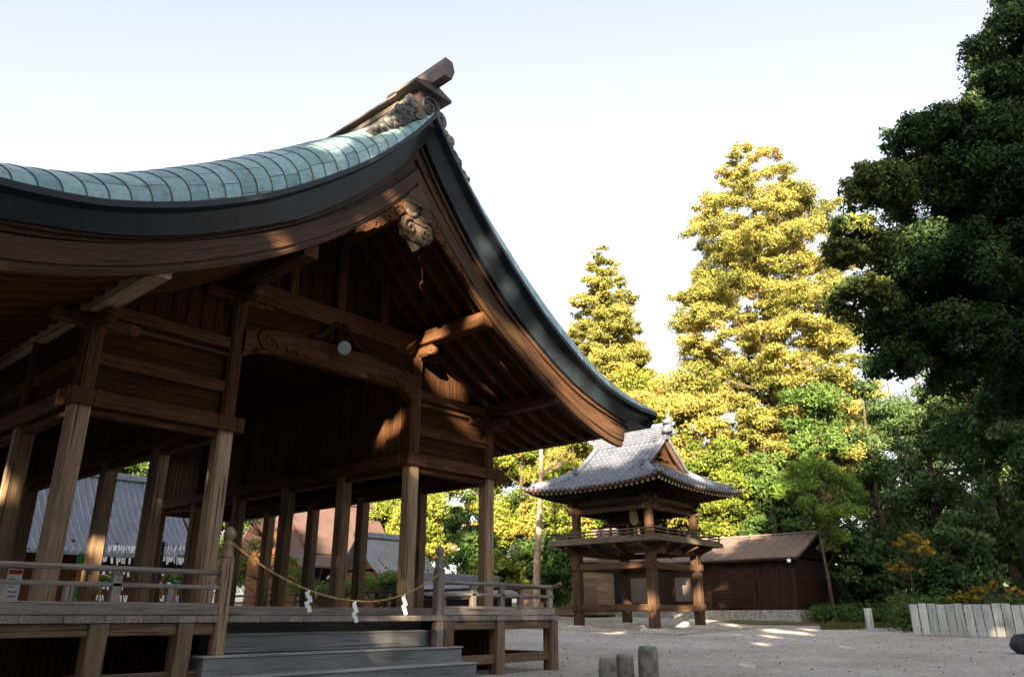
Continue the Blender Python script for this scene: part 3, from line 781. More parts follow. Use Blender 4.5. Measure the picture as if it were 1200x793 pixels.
# roof
def tprof(d): return 5.97 + .43 * d + .0735 * d * d
def tlift(x, y): return .26 * (abs(x) / TE) ** 3 * (abs(y) / TE) ** 3
def tz(d, x, y): return tprof(d) + tlift(x, y)
TP = .25
g = MB()
def wave(t): return .045 * max(0., math.cos(2 * math.pi * t / TP)) ** .7
VG = 1.86
def tg(rows, k0): return [[(i * .5 + .02 + k0, r_[0] / TP + k0, 0) for i in range(len(r_[1]))] for r_ in rows]
for sx in (-1, 1):
    ys = list(np.arange(-VG, VG + .001, TP / 6))
    ds = []
    for k in range(14): ds += [k * .25 + .001, k * .25 + .245]
    rows = [(y, [(TX + sx * (TE - d), TY + y, tz(d, TE - d, y) + wave(y) + (.015 if i % 2 else .06)) for i, d in enumerate(ds)]) for y in ys]
    g.grid([r_[1] for r_ in rows], tg(rows, 100), smooth=False)
    for sy in (-1, 1):
        ys = np.arange(VG, TE + .001, TP / 6)
        rows = [(y, [(TX + sx * (TE - d), TY + sy * y, tz(d, TE - d, y) + wave(y) + (.015 if i % 2 else .06)) for i, d in enumerate([min(q, TE - y + .02) for q in ds[:14]])]) for y in ys]
        g.grid([r_[1] for r_ in rows], tg(rows, 200), smooth=False)
for sy in (-1, 1):
    xs_ = np.arange(-TE, TE + .001, TP / 6)
    rows = [(x, [(TX + x, TY + sy * (TE - d), tz(d, x, TE - d) + wave(x) + (.015 if i % 2 else .06)) for i, d in enumerate([min(q, TE - abs(x) + .02) for q in ds[:16]])]) for x in xs_]
    g.grid([r_[1] for r_ in rows], tg(rows, 300), smooth=False)
troof = g.build('tiled_roof', M['tile_edge_shade'], tower, recalc=False)
g = MB()
for sx in (-1, 1):                                             # round eave-end tiles
    for y in np.arange(-TE, TE + .01, TP):
        z = tz(0, TE, y) + .03; g.tube([(TX + sx * (TE + .02), TY + y, z), (TX + sx * (TE - .1), TY + y, z + .03)], .055, 8)
        z2 = tz(0, y, TE) + .03; g.tube([(TX + y, TY + sx * (TE + .02), z2), (TX + y, TY + sx * (TE - .1), z2 + .03)], .055, 8)
g.build('eave_tiles', M['tile'], troof)
# ridges
g = MB()
for k in range(6):
    g.box(TX - .2 + .012 * k, TX + .2 - .012 * k, TY - 1.95, TY + 1.95, 8.28 + k * .105, 8.28 + k * .105 + .09, .012)
g.tube([(TX, TY - 1.98, 8.94), (TX, TY + 1.98, 8.94)], .11, 10)
g.build('ridge_tiles', M['tile'], troof)
def oni(x, y, z, s, dirx, diry, g):
    d = Vector((dirx, diry, 0)).normalized(); p_ = Vector((-d.y, d.x, 0)); c = Vector((x, y, z))
    for (a, b, r) in ((0, .12, .17), (-.2, .02, .12), (.2, .02, .12), (-.16, .28, .08), (.16, .28, .08), (0, .34, .11)):
        q = c + p_ * a * s + Vector((0, 0, b * s)); g.tube([q - d * .05 * s, q + d * .13 * s], [r * s, r * s * .7], 10)
    return c, d
for sy in (-1, 1):
    g = MB()
    c, d = oni(TX, TY + sy * 1.98, 8.62, 1.4, 0, sy, g)
    g.tube([c + Vector((0, 0, .3)), c + Vector((0, sy * .05, .55)), c + Vector((0, sy * .0, .72)), c + Vector((0, sy * .12, .88))], [.14, .10, .07, .015], 8)
    g.tube([c + Vector((0, 0, .45)), c + Vector((0, -sy * .2, .5)), c + Vector((0, -sy * .3, .62))], [.07, .05, .01], 8)
    g.tube([c + Vector((0, 0, .2)), c + Vector((0, sy * .28, .28)), c + Vector((0, sy * .36, .38))], [.06, .05, .015], 8)
    g.build('ridge_end_ornament', M['tile'], troof)
g = MB()
for sx in (-1, 1):
    for sy in (-1, 1):
        pts = [(TX + sx * (TE - d) , TY + sy * (TE - d), tz(d, TE - d, TE - d) + .13) for d in np.linspace(.35, TE - VG + .1, 8)]
        g.tube(pts, .11, 8); g.tube([(a, b, c - .1) for a, b, c in pts], .14, 8)
        oni(pts[0][0], pts[0][1], pts[0][2] - .02, .62, sx, sy, g)
        pts = [(TX + sx * (TE - d), TY + sy * (VG - .1), tz(d, 0, 0) + .13) for d in np.linspace(1.55, TE - .12, 10)]
        g.tube(pts, .10, 8); oni(pts[0][0], pts[0][1], pts[0][2], .55, sx, 0, g)
        pts = [(TX + sx * (TE - d), TY + sy * (VG + .02), tz(d, 0, 0) + .05) for d in np.linspace(1.3, TE - .05, 10)]
        g.tube(pts, .06, 8)
g.build('hip_ridge_tiles', M['tile'], troof)
# gables
for sy in (-1, 1):
    gy = TY + sy * 1.5
    g = MB(); zb = tprof(TE - 1.5) - .05
    pts = [(TX + x, tprof(TE - abs(x)) - .03) for x in np.linspace(-1.55, 1.55, 17)]
    g.prism([(TX - 1.5, zb)] + pts + [(TX + 1.5, zb)], 1, gy - .03, gy + .03); g.build('gable_boards', M['dark'], tower)
    for sx in (-1, 1):
        g = MB(); P = []
        for x in np.linspace(0, 1.95, 14):
            z = tprof(TE - x) - .02
            P.append([(TX + sx * x, TY + sy * a, z - b) for a, b in ((1.72, 0), (1.80, 0), (1.80, .2), (1.72, .2), (1.72, 0))])
        g.grid(P, smooth=False); g.build('bargeboard', M['tower'], tower)
    g = MB(); g.prism([(TX + x, z) for x, z in ((0, 8.1), (.16, 7.9), (.26, 7.68), (.12, 7.58), (.3, 7.5), (.5, 7.42), (.2, 7.4), (0, 7.3), (-.2, 7.4), (-.5, 7.42), (-.3, 7.5), (-.12, 7.58), (-.26, 7.68), (-.16, 7.9))], 1, TY + sy * 1.66 - .05, TY + sy * 1.66 + .05)
    g.build('gable_pendant', M['dark'], tower)
    g = MB(); g.bar((TX - 1.4, gy + sy * .08, zb + .12), (TX + 1.4, gy + sy * .08, zb + .12), .12, .2, .02); g.bar((TX, gy + sy * .06, zb), (TX, gy + sy * .06, 8.0), .14, .08, .01); g.build('gable_beam', M['tower'], tower)
# eave soffit, edge board and rafters with pale ends
g = MB()
for sx in (-1, 1):
    ts = np.linspace(-TE, TE, 29)
    g.grid([[(TX + sx * (TE - d), TY + t * (TE - d) / TE, tz(d, TE - d, t * (TE - d) / TE) - .09) for d in (.05, .6, 1.2, 1.9)] for t in ts])
    g.grid([[(TX + t * (TE - d) / TE, TY + sx * (TE - d), tz(d, t * (TE - d) / TE, TE - d) - .09) for d in (.05, .6, 1.2, 1.9)] for t in ts])
    g.grid([[(TX + sx * (TE - a), TY + t * (TE - a) / TE, tz(0, TE, t) - b) for a, b in ((.0, -.03), (.0, .08), (.08, .10))] for t in ts], smooth=False)
    g.grid([[(TX + t * (TE - a) / TE, TY + sx * (TE - a), tz(0, t, TE) - b) for a, b in ((.0, -.03), (.0, .08), (.08, .10))] for t in ts], smooth=False)
g.build('eave_boards', M['dark'], tower)
back = MB()
for (ax, sg) in ((0, -1), (1, -1), (0, 1), (1, 1)):
    for k in range(27):
        t = -TE + .2 + k * (2 * TE - .4) / 26
        zo = tz(.2, TE - .2, t) - tprof(.2); dm = min(1.7, max(.45, TE - abs(t) + .1))
        P_ = [(TX + sg * (TE - d), TY + t, tprof(d) + zo * (1 - .5 * (d - .2) / 1.5) - .17) if ax == 0 else (TX + t, TY + sg * (TE - d), tprof(d) + zo * (1 - .5 * (d - .2) / 1.5) - .17) for d in (.2, dm)]
        if sg == 1: back.bar(P_[0], P_[1], .09, .1); continue
        q = MB(); q.bar(P_[0], P_[1], .09, .1, .008); o = q.build('rafter', M['tower'], tower)
        q = MB(); v = (Vector(P_[0]) - Vector(P_[1])).normalized(); p_ = Vector(P_[0]); q.bar(p_ - v * .01, p_ + v * .008, .096, .106, .003)
        q.build('end_cap', M['white_end'], o)
back.build('rear_rafters', M['tower'], tower)
# drum on its stand
DX, DY = 29.15, 18.55
drum = empty('taiko_drum', (DX, DY, 3.97), 'large barrel drum with pale skin on a stand behind the tower balcony railing', 'drum')
g = MB(); g.tube([(DX, DY + q * 1.1, 5.02) for q in np.linspace(0, 1, 7)], [.37, .43, .46, .47, .46, .43, .37], 24); g.build('drum_barrel', M['dark'], drum)
for yy in (-.01, 1.11):
    g = MB(); g.tube([(DX, DY + yy - .012, 5.02), (DX, DY + yy + .012, 5.02)], .35, 24); g.build('drum_skin', plain('pale_drum_skin', (.45, .36, .22), .6, .12, 5), drum)
g = MB()
for sx in (-.4, .4):
    for sy in (-.6, .3):
        g.bar((DX + sx, DY + .7 + sy, 3.96), (DX + sx * .75, DY + .7 + sy, 4.8), .09, .09, .01)
for sx in (-.36, .36): g.bar((DX + sx, DY - .05, 4.7), (DX + sx, DY + 1.15, 4.7), .09, .1, .01)
g.build('drum_stand', M['tower'], drum)
g = MB(); g.box(TX - 1.8, TX + 1.8, TY - 1.8, TY + 1.8, 5.66, 5.7, .005)
for k in range(1, 9): g.bar((TX - 1.8 + k * .4, TY - 1.8, 5.64), (TX - 1.8 + k * .4, TY + 1.8, 5.64), .06, .05, .006)
g.build('ceiling', M['dark'], tower)
for s_ in (-1, 1):
    g = MB(); g.box(TX - 1.68, TX + 1.68, TY + s_ * 1.83 - .03, TY + s_ * 1.83 + .03, 5.28, 5.48, .004); g.build('frieze_board', M['dark'], tower)
    g = MB(); g.box(TX + s_ * 1.83 - .03, TX + s_ * 1.83 + .03, TY - 1.68, TY + 1.68, 5.28, 5.48, .004); g.build('frieze_board', M['dark'], tower)
blk = MB(); p = Vector((31.6, 17.9, 0)); gz = ground_z(p.x, p.y); blk.box(p.x - .25, p.x + .25, p.y - .2, p.y + .3, gz - .05, gz + .52, .03)
tag(blk.build('stone_block', M['pale_stone']), 'squared pale stone block standing beside the right post of the drum tower', 'stone')
# paved pad edge round the tower
g = MB()
for (a, b) in (((26.0, 14.9), (34.6, 14.9)), ((26.0, 14.9), (26.0, 23.5))):
    n = 8
    for k in range(n):
        p0 = Vector((a[0] + (b[0] - a[0]) * k / n, a[1] + (b[1] - a[1]) * k / n, 0)); p1 = Vector((a[0] + (b[0] - a[0]) * (k + 1) / n, a[1] + (b[1] - a[1]) * (k + 1) / n, 0))
        p0.z = ground_z(p0.x, p0.y) - .02; p1.z = ground_z(p1.x, p1.y) - .02
        g.bar(p0, p1 - (p1 - p0).normalized() * .02, .14, .12, .015)
tag(g.build('kerb', M['stone']), kind='structure')

# ------------------------------------------------------------------ long shed behind the tower
GX, GY0, GY1 = 39.36, 15.8, 32.5
shed = empty('storage_shed', (GX, GY0, .6), 'long dark stained board shed with brown sheet roof behind the tower', 'shed')
def vboards(g, p0, p1, z0, z1, w_, th=.03, jit=.006, nrm=(1, 0)):
    p0, p1 = Vector((*p0, 0)), Vector((*p1, 0)); L = (p1 - p0).length; n = max(1, int(L / w_)); d = (p1 - p0) / n
    for k in range(n):
        q = p0 + d * (k + .5); j = random.uniform(-jit, jit)
        z_ = z0 + random.uniform(-.01, .01)
        wv = d.length - .012
        if abs(d.x) > abs(d.y): g.bar((q.x, q.y + j, z_), (q.x, q.y + j, z1), wv, th, .004, up=(0, 1, 0))
        else: g.bar((q.x + j, q.y, z_), (q.x + j, q.y, z1), th, wv, .004, up=(0, 1, 0))
def hboards(g, p0, p1, z0, z1, h, th=.03):
    n = int((z1 - z0) / h)
    for k in range(n): g.bar((p0[0], p0[1], z0 + (k + .5) * h), (p1[0], p1[1], z0 + (k + .5) * h), th, h - .01, .004)
SD = 5.6
g = MB(); vboards(g, (GX, GY0), (GX, GY1), 1.25, 3.75, .2); g.build('front_wall', M['shed'], shed)
g = MB(); hboards(g, (GX, GY0), (GX + SD, GY0), 1.25, 3.8, .2); 
for k in range(6):
    z = 3.82 + k * .2; t = (z - 3.75) / 1.3; g.bar((GX + SD / 2 * t, GY0, z + .1), (GX + SD - SD / 2 * t, GY0, z + .1), .03, .19, .004)
g.build('gable_wall', M['shed'], shed)
g = MB(); g.box(GX - .03, GX + SD, GY0 - .03, GY1, .2, 1.25, .02); g.build('foundation', M['stone'], shed)
g = MB(); g.box(GX + .06, GX + SD - .05, GY0 + .08, GY1, 1.2, 3.7, .01); g.build('back_wall', M['dark'], shed)
rfz = lambda x: 3.72 + (5.08 - 3.72) * (x + .5) / (SD / 2 + .5)
for s_ in (0, 1):
    g = MB(); P = []
    for x in (-.5, SD / 2):
        xx_ = GX + x if s_ == 0 else GX + SD - x
        P.append([(xx_, GY0 - .45, rfz(x)), (xx_, GY1 + .4, rfz(x)), (xx_, GY1 + .4, rfz(x) + .07), (xx_, GY0 - .45, rfz(x) + .07), (xx_, GY0 - .45, rfz(x))])
    g.grid(P, smooth=False)
    for y in np.arange(GY0 - .4, GY1 + .4, .46):
        a, b = (-.5, SD / 2)
        xa, xb = (GX + a, GX + b) if s_ == 0 else (GX + SD - a, GX + SD - b)
        g.bar((xa, y, rfz(a) + .08), (xb, y, rfz(b) + .08), .03, .035, .004)
    n = len(P)
    g.f.append((0, 1, 2, 3)); g.m.append(0); g.sm.append(False)
    g.build('roof_sheet', M['brownroof'], shed)
g = MB(); g.bar((GX + SD / 2, GY0 - .47, rfz(SD / 2) + .09), (GX + SD / 2, GY1 + .4, rfz(SD / 2) + .09), .3, .09, .02); g.build('ridge_cap', M['brownroof'], shed)
g = MB()
for s_ in (0, 1):
    xa, xb = (GX - .5, GX + SD / 2) if s_ == 0 else (GX + SD + .5, GX + SD / 2)
    g.bar((xa, GY0 - .42, rfz(-.5) - .06), (xb, GY0 - .42, rfz(SD / 2) - .06), .04, .14, .006)
g.bar((GX - .46, GY0 - .4, rfz(-.5) - .06), (GX - .46, GY1 + .3, rfz(-.5) - .06), .04, .12, .006)
g.build('eave_board', M['shed'], shed)
for (ya, yb, zb, zt, mt, nm) in ((18.0, 20.2, 1.3, 3.2, 'shed', 'sliding_door'), (26.05, 27.6, 1.6, 3.2, 'black', 'louvred_window'), (27.85, 30.2, 1.9, 3.3, 'shade', 'blind_panel'), (21.5, 22.6, 1.7, 2.95, 'shade', 'window'), (24.2, 25.5, 1.65, 3.0, 'shade', 'window')):
    g = MB(); g.box(GX - .07, GX - .03, ya, yb, zb, zt, .006)
    if nm != 'blind_panel':
        for z in np.arange(zb + .08, zt, .17): g.bar((GX - .08, ya, z), (GX - .08, yb, z), .03, .05, .004)
    o = g.build(nm, M[mt], shed)
    g = MB()
    for y in (ya, yb): g.box(GX - .10, GX - .02, y - .05, y + .05, zb - .05, zt + .05, .006)
    g.box(GX - .10, GX - .02, ya + .05, yb - .05, zt, zt + .09, .006)
    g.build('frame', M['dark'], o)
g = MB(); p = (GX - .55, GY0 - .0, 3.45); g.lathe(p, [(.02, 0), (.07, .02), (.1, .1), (.08, .17), (.03, .19)], 12); g.bar((p[0], p[1], p[2] + .17), (GX, GY0 + .05, p[2] + .25), .03, .03); g.build('wall_lamp', M['white'], shed)
# small lit building left of the shed
def house(name, label, cat, c, yaw, lx, ly, hw, rise, wallm, roofm, over=.5, curve=0., bands=True):
    base = ground_z(c[0], c[1]); root = empty(name, (c[0], c[1], base), label, cat); root.rotation_euler = (0, 0, yaw)
    def put(g, nm, m, par=None):
        o = g.build(nm, m, None, True); o.parent = par or root; return o
    g = MB(); hboards(g, (-lx / 2, -ly / 2), (lx / 2, -ly / 2), 0, hw, .22); hboards(g, (-lx / 2, ly / 2), (lx / 2, ly / 2), 0, hw, .22)
    hboards(g, (-lx / 2, -ly / 2), (-lx / 2, ly / 2), 0, hw, .22); hboards(g, (lx / 2, -ly / 2), (lx / 2, ly / 2), 0, hw, .22)
    for sx in (-1, 1):
        g.prism([(-ly / 2, hw - .03), (ly / 2, hw - .03), (0, hw + rise * ly / (ly + 2 * over) - .1)], 0, sx * lx / 2 - .03, sx * lx / 2 + .03)
    put(g, 'wall', wallm)
    def rz(q): return hw + rise * (q - curve * q * (1 - q)) - rise * over / (ly / 2 + over) * .8
    rr = None
    g = MB()
    for sy in (-1, 1):
        P = []
        for q in np.linspace(0, 1, 8):
            y = sy * (ly / 2 + over) * (1 - q)
            z = rz(q); P.append([(-lx / 2 - over, y, z), (lx / 2 + over, y, z), (lx / 2 + over, y, z + .12), (-lx / 2 - over, y, z + .12), (-lx / 2 - over, y, z)])
        g.grid(P, smooth=False); g.f.append(tuple(len(g.v) - len(P) * 5 + i for i in range(4))); g.m.append(0); g.sm.append(False)
        if bands:
            for x in np.arange(-lx / 2 - over + .1, lx / 2 + over, .3):
                g.tube([(x, sy * (ly / 2 + over) * (1 - q), rz(q) + .13) for q in np.linspace(0, 1, 6)], .06, 6)
    rr = put(g, 'roof', roofm)
    g = MB(); g.box(-lx / 2 - over - .05, lx / 2 + over + .05, -.2, .2, rz(1) + .05, rz(1) + .38, .04)
    put(g, 'ridge_tiles', roofm, rr)
    g = MB(); n = max(2, int(lx / 1.8))
    for k in range(n + 1):
        x = -lx / 2 + lx * k / n; g.box(x - .07, x + .07, -ly / 2 - .09, -ly / 2 - .03, 0, hw, .01)
    put(g, 'wall_posts', M['dark'])
    for k in range(n):
        if k % 2 == 0:
            g = MB(); x = -lx / 2 + lx * (k + .5) / n; g.box(x - .55, x + .55, -ly / 2 - .07, -ly / 2 - .025, .7, hw * .75, .01); put(g, 'window', M['black'])
    return root
p = at(671, 715, 47)
house('small_outbuilding', 'small pale boarded outbuilding in sunlight left of the tower', 'outbuilding', (p.x + 2.2, p.y + 1.2), math.radians(90), 6, 4.5, 3.1, 1.7, M['post'], M['brownroof'], .5, 0, False)
# buildings seen through the hall
p = at(120, 700, 36)
house('tiled_office', 'long building with blue grey tiled roof behind the hall at the far left', 'building', (p.x - 4.6, p.y + 3), 0, 17.0, 6.5, 3.6, 3.9, M['dark'], M['tile'], .9, .5)
p = at(395, 700, 52)
house('red_roof_pavilion', 'shrine building with large faded red roof beyond the hall posts', 'building', (p.x + .4, p.y + 3), 0, 6.4, 7, 3.6, 4.6, M['brown'], M['redroof'], 1.4, .6, False)
p = at(447, 700, 47)
house('grey_roof_pavilion', 'small shrine building with curved dark grey roof beside the red roof', 'building', (p.x + .3, p.y), 0, 3.2, 3.5, 2.6, 2.2, M['brown'], M['greyroof'], .8, .6, False)
p = at(525, 706, 33)
house('low_roofed_booth', 'low booth with flat grey roof behind the right newel post', 'booth', (p.x, p.y), 0, 4.6, 2.6, 1.35, .55, M['black'], M['greyroof'], .5, .2, False)

# omikuji racks and shop goods behind the hall
def at_floor(px, depth, z=0): 
    q = at(px, 720, depth); return Vector((q.x, q.y, z))
fr = MB()
for i, (px, w_) in enumerate(((133, 1.8), (205, 1.5))):
    c = at_floor(px, 27)
    rk = empty('fortune_rack', c, ['wooden rack full of white paper fortunes nearer the far left hall posts', 'wooden rack of white paper fortunes beside the green garden shrubs'][i], 'rack', 'paper fortune racks')
    g = MB()
    for s_ in (-1, 1): g.box(c.x + s_ * w_ / 2 - .05, c.x + s_ * w_ / 2 + .05, c.y - .05, c.y + .05, 0.2, 3.3, .01)
    for z in (1.6, 2.0, 2.4, 2.8, 3.2): g.bar((c.x - w_ / 2, c.y, z), (c.x + w_ / 2, c.y, z), .03, .03)
    g.build('rack_frame', M['black'], rk)
    g = MB()
    for z in (1.6, 2.0, 2.4, 2.8, 3.2):
        x = c.x - w_ / 2 + .1
        while x < c.x + w_ / 2 - .05:
            if random.random() < .75: g.bar((x, c.y - .03 + random.uniform(-.03, .03), z + .03), (x + random.uniform(-.04, .04), c.y - .05, z - random.uniform(.08, .22)), random.uniform(.03, .08), .008, .002, up=(0, 1, 0))
            x += .085
    tag(g.build('paper_fortunes', M['white'], rk), kind='stuff')
cgreen = plain('bright_green_plastic', (.02, .42, .06), .4, .1, 5, .5); corange = plain('orange_fabric', (.62, .26, .05), .6, .1, 5); cyel = plain('yellow_paint', (.6, .45, .05), .5, .1)
for px, py, mt, kind, lab in ((94, 654, 'g', 'tag', 'bright green hanging tag with a yellow tip beside a dark hall post'), (91, 693, 'g', 'tag', 'bright green tag low behind the middle railing at the left'), (93, 675, 'o', 'tag', 'small orange tag hanging between two green tags'), (120, 679, 'w', 'wreath', 'green and yellow wreath in front of the white paper rack'), (174, 676, 'o', 'tag', 'pale orange tag below the dark post gap'), (198, 678, 'o', 'arch', 'small orange arch ornament seen over the railing'), (209, 678, 'w', 'wreath', 'green wreath beside the orange arch ornament')):
    c = at(px, py, 22); g = MB()
    if kind == 'tag':
        g.bar(c + Vector((0, 0, -.18)), c + Vector((0, 0, .14)), .16, .03, .01, up=(0, 1, 0)); g.tube([c + Vector((0, 0, .12)), c + Vector((0, 0, .24))], .015, 6)
        g.lathe(c + Vector((0, 0, -.27)), [(.02, 0), (.06, .04), (.05, .1)], 8, m=1); g.tube([c + Vector((0, 0, -.25)), (c.x, c.y, .9)], .012, 6, m=1)
        o = g.build('hanging_tag', [cgreen if mt == 'g' else corange, cyel])
    elif kind == 'wreath':
        g.tube([c + Vector((.2 * math.cos(t), 0, .10 * math.sin(t))) for t in np.linspace(0, 2 * math.pi, 20)], .06, 8)
        for t in np.linspace(.5, 2.6, 5): g.lathe(c + Vector((.19 * math.cos(t), -.05, .1 * math.sin(t))), [(.01, -.05), (.05, 0), (.01, .05)], 8, m=1)
        g.tube([c + Vector((0, .02, -.1)), (c.x, c.y + .02, .9)], .02, 6, m=1)
        o = g.build('wreath', [cgreen, cyel])
    else:
        g.tube([c + Vector((.16 * math.cos(t), 0, -.12 + .3 * math.sin(t))) for t in np.linspace(0, math.pi, 14)], .045, 8)
        g.tube([c + Vector((-.16, 0, -.12)), c + Vector((-.16, 0, -.5))], .045, 8); g.tube([c + Vector((.16, 0, -.12)), c + Vector((.16, 0, -.5))], .045, 8)
        o = g.build('arch_ornament', [corange])
    tag(o, lab, 'ornament')
# notice board with red heading
c = at(15, 685, 13.2); nb2 = empty('notice_board', c, 'small white notice board with red heading behind the railing at the far left', 'sign')
g = MB(); g.bar(c + Vector((0, 0, -.32)), c + Vector((0, 0, .26)), .22, .02, .004, up=(0, 1, 0)); g.build('board', M['white'], nb2)
g = MB(); g.bar(c + Vector((-.1, -.014, .21)), c + Vector((.1, -.014, .21)), .006, .07, .001); g.build('heading_band', plain('red_paint', (.5, .03, .05), .6, .1), nb2)
g = MB()
for z in (.1, .04, -.02, -.1, -.17): g.bar(c + Vector((-.08, -.012, z)), c + Vector((random.uniform(.0, .08), -.012, z)), .004, .022, .001)
g.build('text_lines', plain('grey_ink', (.15, .2, .3), .7, .1), nb2)
g = MB(); g.bar((c.x, c.y + .03, 1.0), (c.x, c.y + .03, c.z + .2), .04, .03, .004); g.build('stake', M['dark'], nb2)

# ------------------------------------------------------------------ foreground stone posts, boulder, fence, marker
for px, top, w_, dp, lab, tilt in ((709.5, .45, .25, 11.75, 'short weathered stone post, cracked twin nearest the stage', .02), (730, .49, .24, 11.9, 'short weathered stone post touching its cracked twin', -.03), (756.5, .60, .27, 11.8, 'taller rounded stone post standing alone right of the pair', .0)):
    q = at_floor(px, dp); g = MB()
    P = []; a = w_ / 2
    rng = random.Random(int(px))
    for i, z in enumerate((-.05, .1, .25, top - .1, top - .04, top - .01)):
        sc = (1, 1, .99, .98, .92, .78)[i]; ring = []
        for k in range(16):
            t = 2 * math.pi * k / 16 + .39
            sq = 1 / max(abs(math.cos(t)), abs(math.sin(t))) ** .75
            r_ = a * sc * sq * .98 + rng.uniform(-.006, .006)
            ring.append((q.x + r_ * math.cos(t + .75) + tilt * z, q.y + r_ * math.sin(t + .75), z + rng.uniform(-.006, .006)))
        ring.append(ring[0]); P.append(ring)
    g.grid(P); n = len(g.v) - 17; g.f.append(tuple(n + k for k in range(16))); g.m.append(0); g.sm.append(False)
    tag(g.build('stone_post', M['stone']), lab, 'stone post', 'stone posts by the stage')
import mathutils.noise as mn
q = at(1216, 768, 21); g = MB(); P = []
for i in range(17):
    th = math.pi * i / 16; row = []
    for k in range(25):
        ph = 2 * math.pi * k / 24; d = Vector((math.sin(th) * math.cos(ph), math.sin(th) * math.sin(ph), math.cos(th)))
        r_ = .46 * (1 + .5 * mn.noise(d * 1.6 + Vector((3, 1, 2))) + .15 * mn.noise(d * 5))
        row.append((q.x + d.x * r_ * 1.1, q.y + d.y * r_ * 1.1, .18 + d.z * r_ * .95))
    row[-1] = row[0]; P.append(row)
g.grid(P); tag(g.build('boulder', M['rock']), 'dark boulder on the gravel at the far right edge', 'boulder')
A, B = at(1071, 745, 29.5), at(1290, 749.5, 26.5)
fence = empty('board_fence', (A.x, A.y, ground_z(A.x, A.y)), 'low fence of weathered white boards at the right edge', 'fence')
d = (B - A); d.z = 0; L = d.length; d = d / L; n = int(L / .285); nv = Vector((-d.y, d.x, 0))
for k in range(n):
    p0 = A + d * ((k + .5) * L / n); z0 = ground_z(p0.x, p0.y)
    g = MB(); g.bar((p0.x, p0.y, z0 + .02), (p0.x + random.uniform(-.03, .03) * d.x, p0.y + random.uniform(-.015, .015), z0 + 1.08 + random.uniform(-.03, .03)), L / n - .028, .035, .006, up=nv)
    g.build('board', M['fence'], fence)
for z in (.3, .85):
    g = MB(); g.bar((A.x + nv.x * .06, A.y + nv.y * .06, ground_z(A.x, A.y) + z), (B.x + nv.x * .06, B.y + nv.y * .06, ground_z(B.x, B.y) + z), .05, .08); g.build('rail', M['fence'], fence)
q = at(1021, 741, 31.5); gz = ground_z(q.x, q.y)
g = MB(); g.bar((q.x, q.y, gz - .05), (q.x - .03, q.y, gz + .86), .24, .2, .03, up=(FW[0], FW[1], 0)); tag(g.build('marker_post', M['fence']), 'white square marker post between the shed and the fence', 'post')
a, b = at(990, 741, 36), at(1100, 742, 36)
g = MB(); g.grid([[(a.x, a.y, ground_z(a.x, a.y) + .05), (b.x, b.y, ground_z(b.x, b.y) + .05)], [(a.x + FW[0] * 4, a.y + FW[1] * 4, ground_z(a.x, a.y) + .3), (b.x + FW[0] * 4, b.y + FW[1] * 4, ground_z(b.x, b.y) + .3)]])
tag(g.build('road', M['asphalt']), kind='structure')

# ------------------------------------------------------------------ trees
NR = np.random.default_rng(11)
def leaf_mesh(name, C, A, B, tint, mat):
    """diamond leaves: centre C, half length vector A, half width vector B"""
    n = len(C)
    V = np.empty((n, 4, 3), np.float32)
    V[:, 0] = C - A; V[:, 1] = C + B + A * .15; V[:, 2] = C + A; V[:, 3] = C - B + A * .15
    me = bpy.data.meshes.new(name)
    me.vertices.add(n * 4); me.vertices.foreach_set('co', V.ravel())
    me.loops.add(n * 4); me.loops.foreach_set('vertex_index', np.arange(n * 4, dtype=np.int32))
    me.polygons.add(n); me.polygons.foreach_set('loop_start', np.arange(0, n * 4, 4, dtype=np.int32))
    a = me.attributes.new('tint', 'FLOAT', 'POINT'); a.data.foreach_set('value', np.repeat(tint, 4).astype(np.float32))
    me.materials.append(mat); me.update(calc_edges=True)
    return bpy.data.objects.new(name, me)
def unit(v): return v / (np.linalg.norm(v, axis=1, keepdims=True) + 1e-9)
def clump_leaves(clumps, per, size, aspect=.42, shell=.55, up=.35, hang=0., tint_sd=.16):
    """clumps: list of (x,y,z, rx,ry,rz, tint)"""
    Cs = []; As = []; Bs = []; Ts = []
    for (x, y, z, rx, ry, rz, tn) in clumps:
        n = max(8, int(per * (rx * ry * rz) ** .62))
        d = unit(NR.normal(size=(n, 3)))
        r = shell + (1 - shell) * NR.random((n, 1)) ** .6
        r *= 1 + .22 * np.sin(d[:, :1] * 5 + x * 3) * np.cos(d[:, 1:2] * 6 + z * 2) + .12 * NR.normal(size=(n, 1))
        c = np.array([x, y, z]) + d * r * np.array([rx, ry, rz])
        nrm = unit(d + np.array([0, 0, up]) + .75 * NR.normal(size=(n, 3)))
        t = unit(np.cross(nrm, unit(NR.normal(size=(n, 3)) + d * .6)))
        t[:, 2] -= hang; t = unit(t)
        b = unit(np.cross(nrm, t))
        s = size * (.65 + .7 * NR.random((n, 1)))
        Cs.append(c); As.append(t * s * .5); Bs.append(b * s * .5 * aspect)
        Ts.append(np.clip(tn + tint_sd * NR.normal(size=n) , 0, 1))
    return np.concatenate(Cs), np.concatenate(As), np.concatenate(Bs), np.concatenate(Ts)
def fluff(clumps, k, spread=.75, rr=(.3, .5)):
    """break every clump into smaller ones over its surface"""
    out = []
    for (x, y, z, rx, ry, rz, tn) in clumps:
        for _ in range(k):
            d = NR.normal(size=3); d /= np.linalg.norm(d)
            if d[2] < -.5: d[2] *= -.5
            q = spread * (.6 + .5 * NR.random()); s = rr[0] + (rr[1] - rr[0]) * NR.random()
            out.append((x + d[0] * rx * q, y + d[1] * ry * q, z + d[2] * rz * q, rx * s, ry * s, rz * s, float(np.clip(tn + .13 * NR.normal(), 0, 1))))
    return out
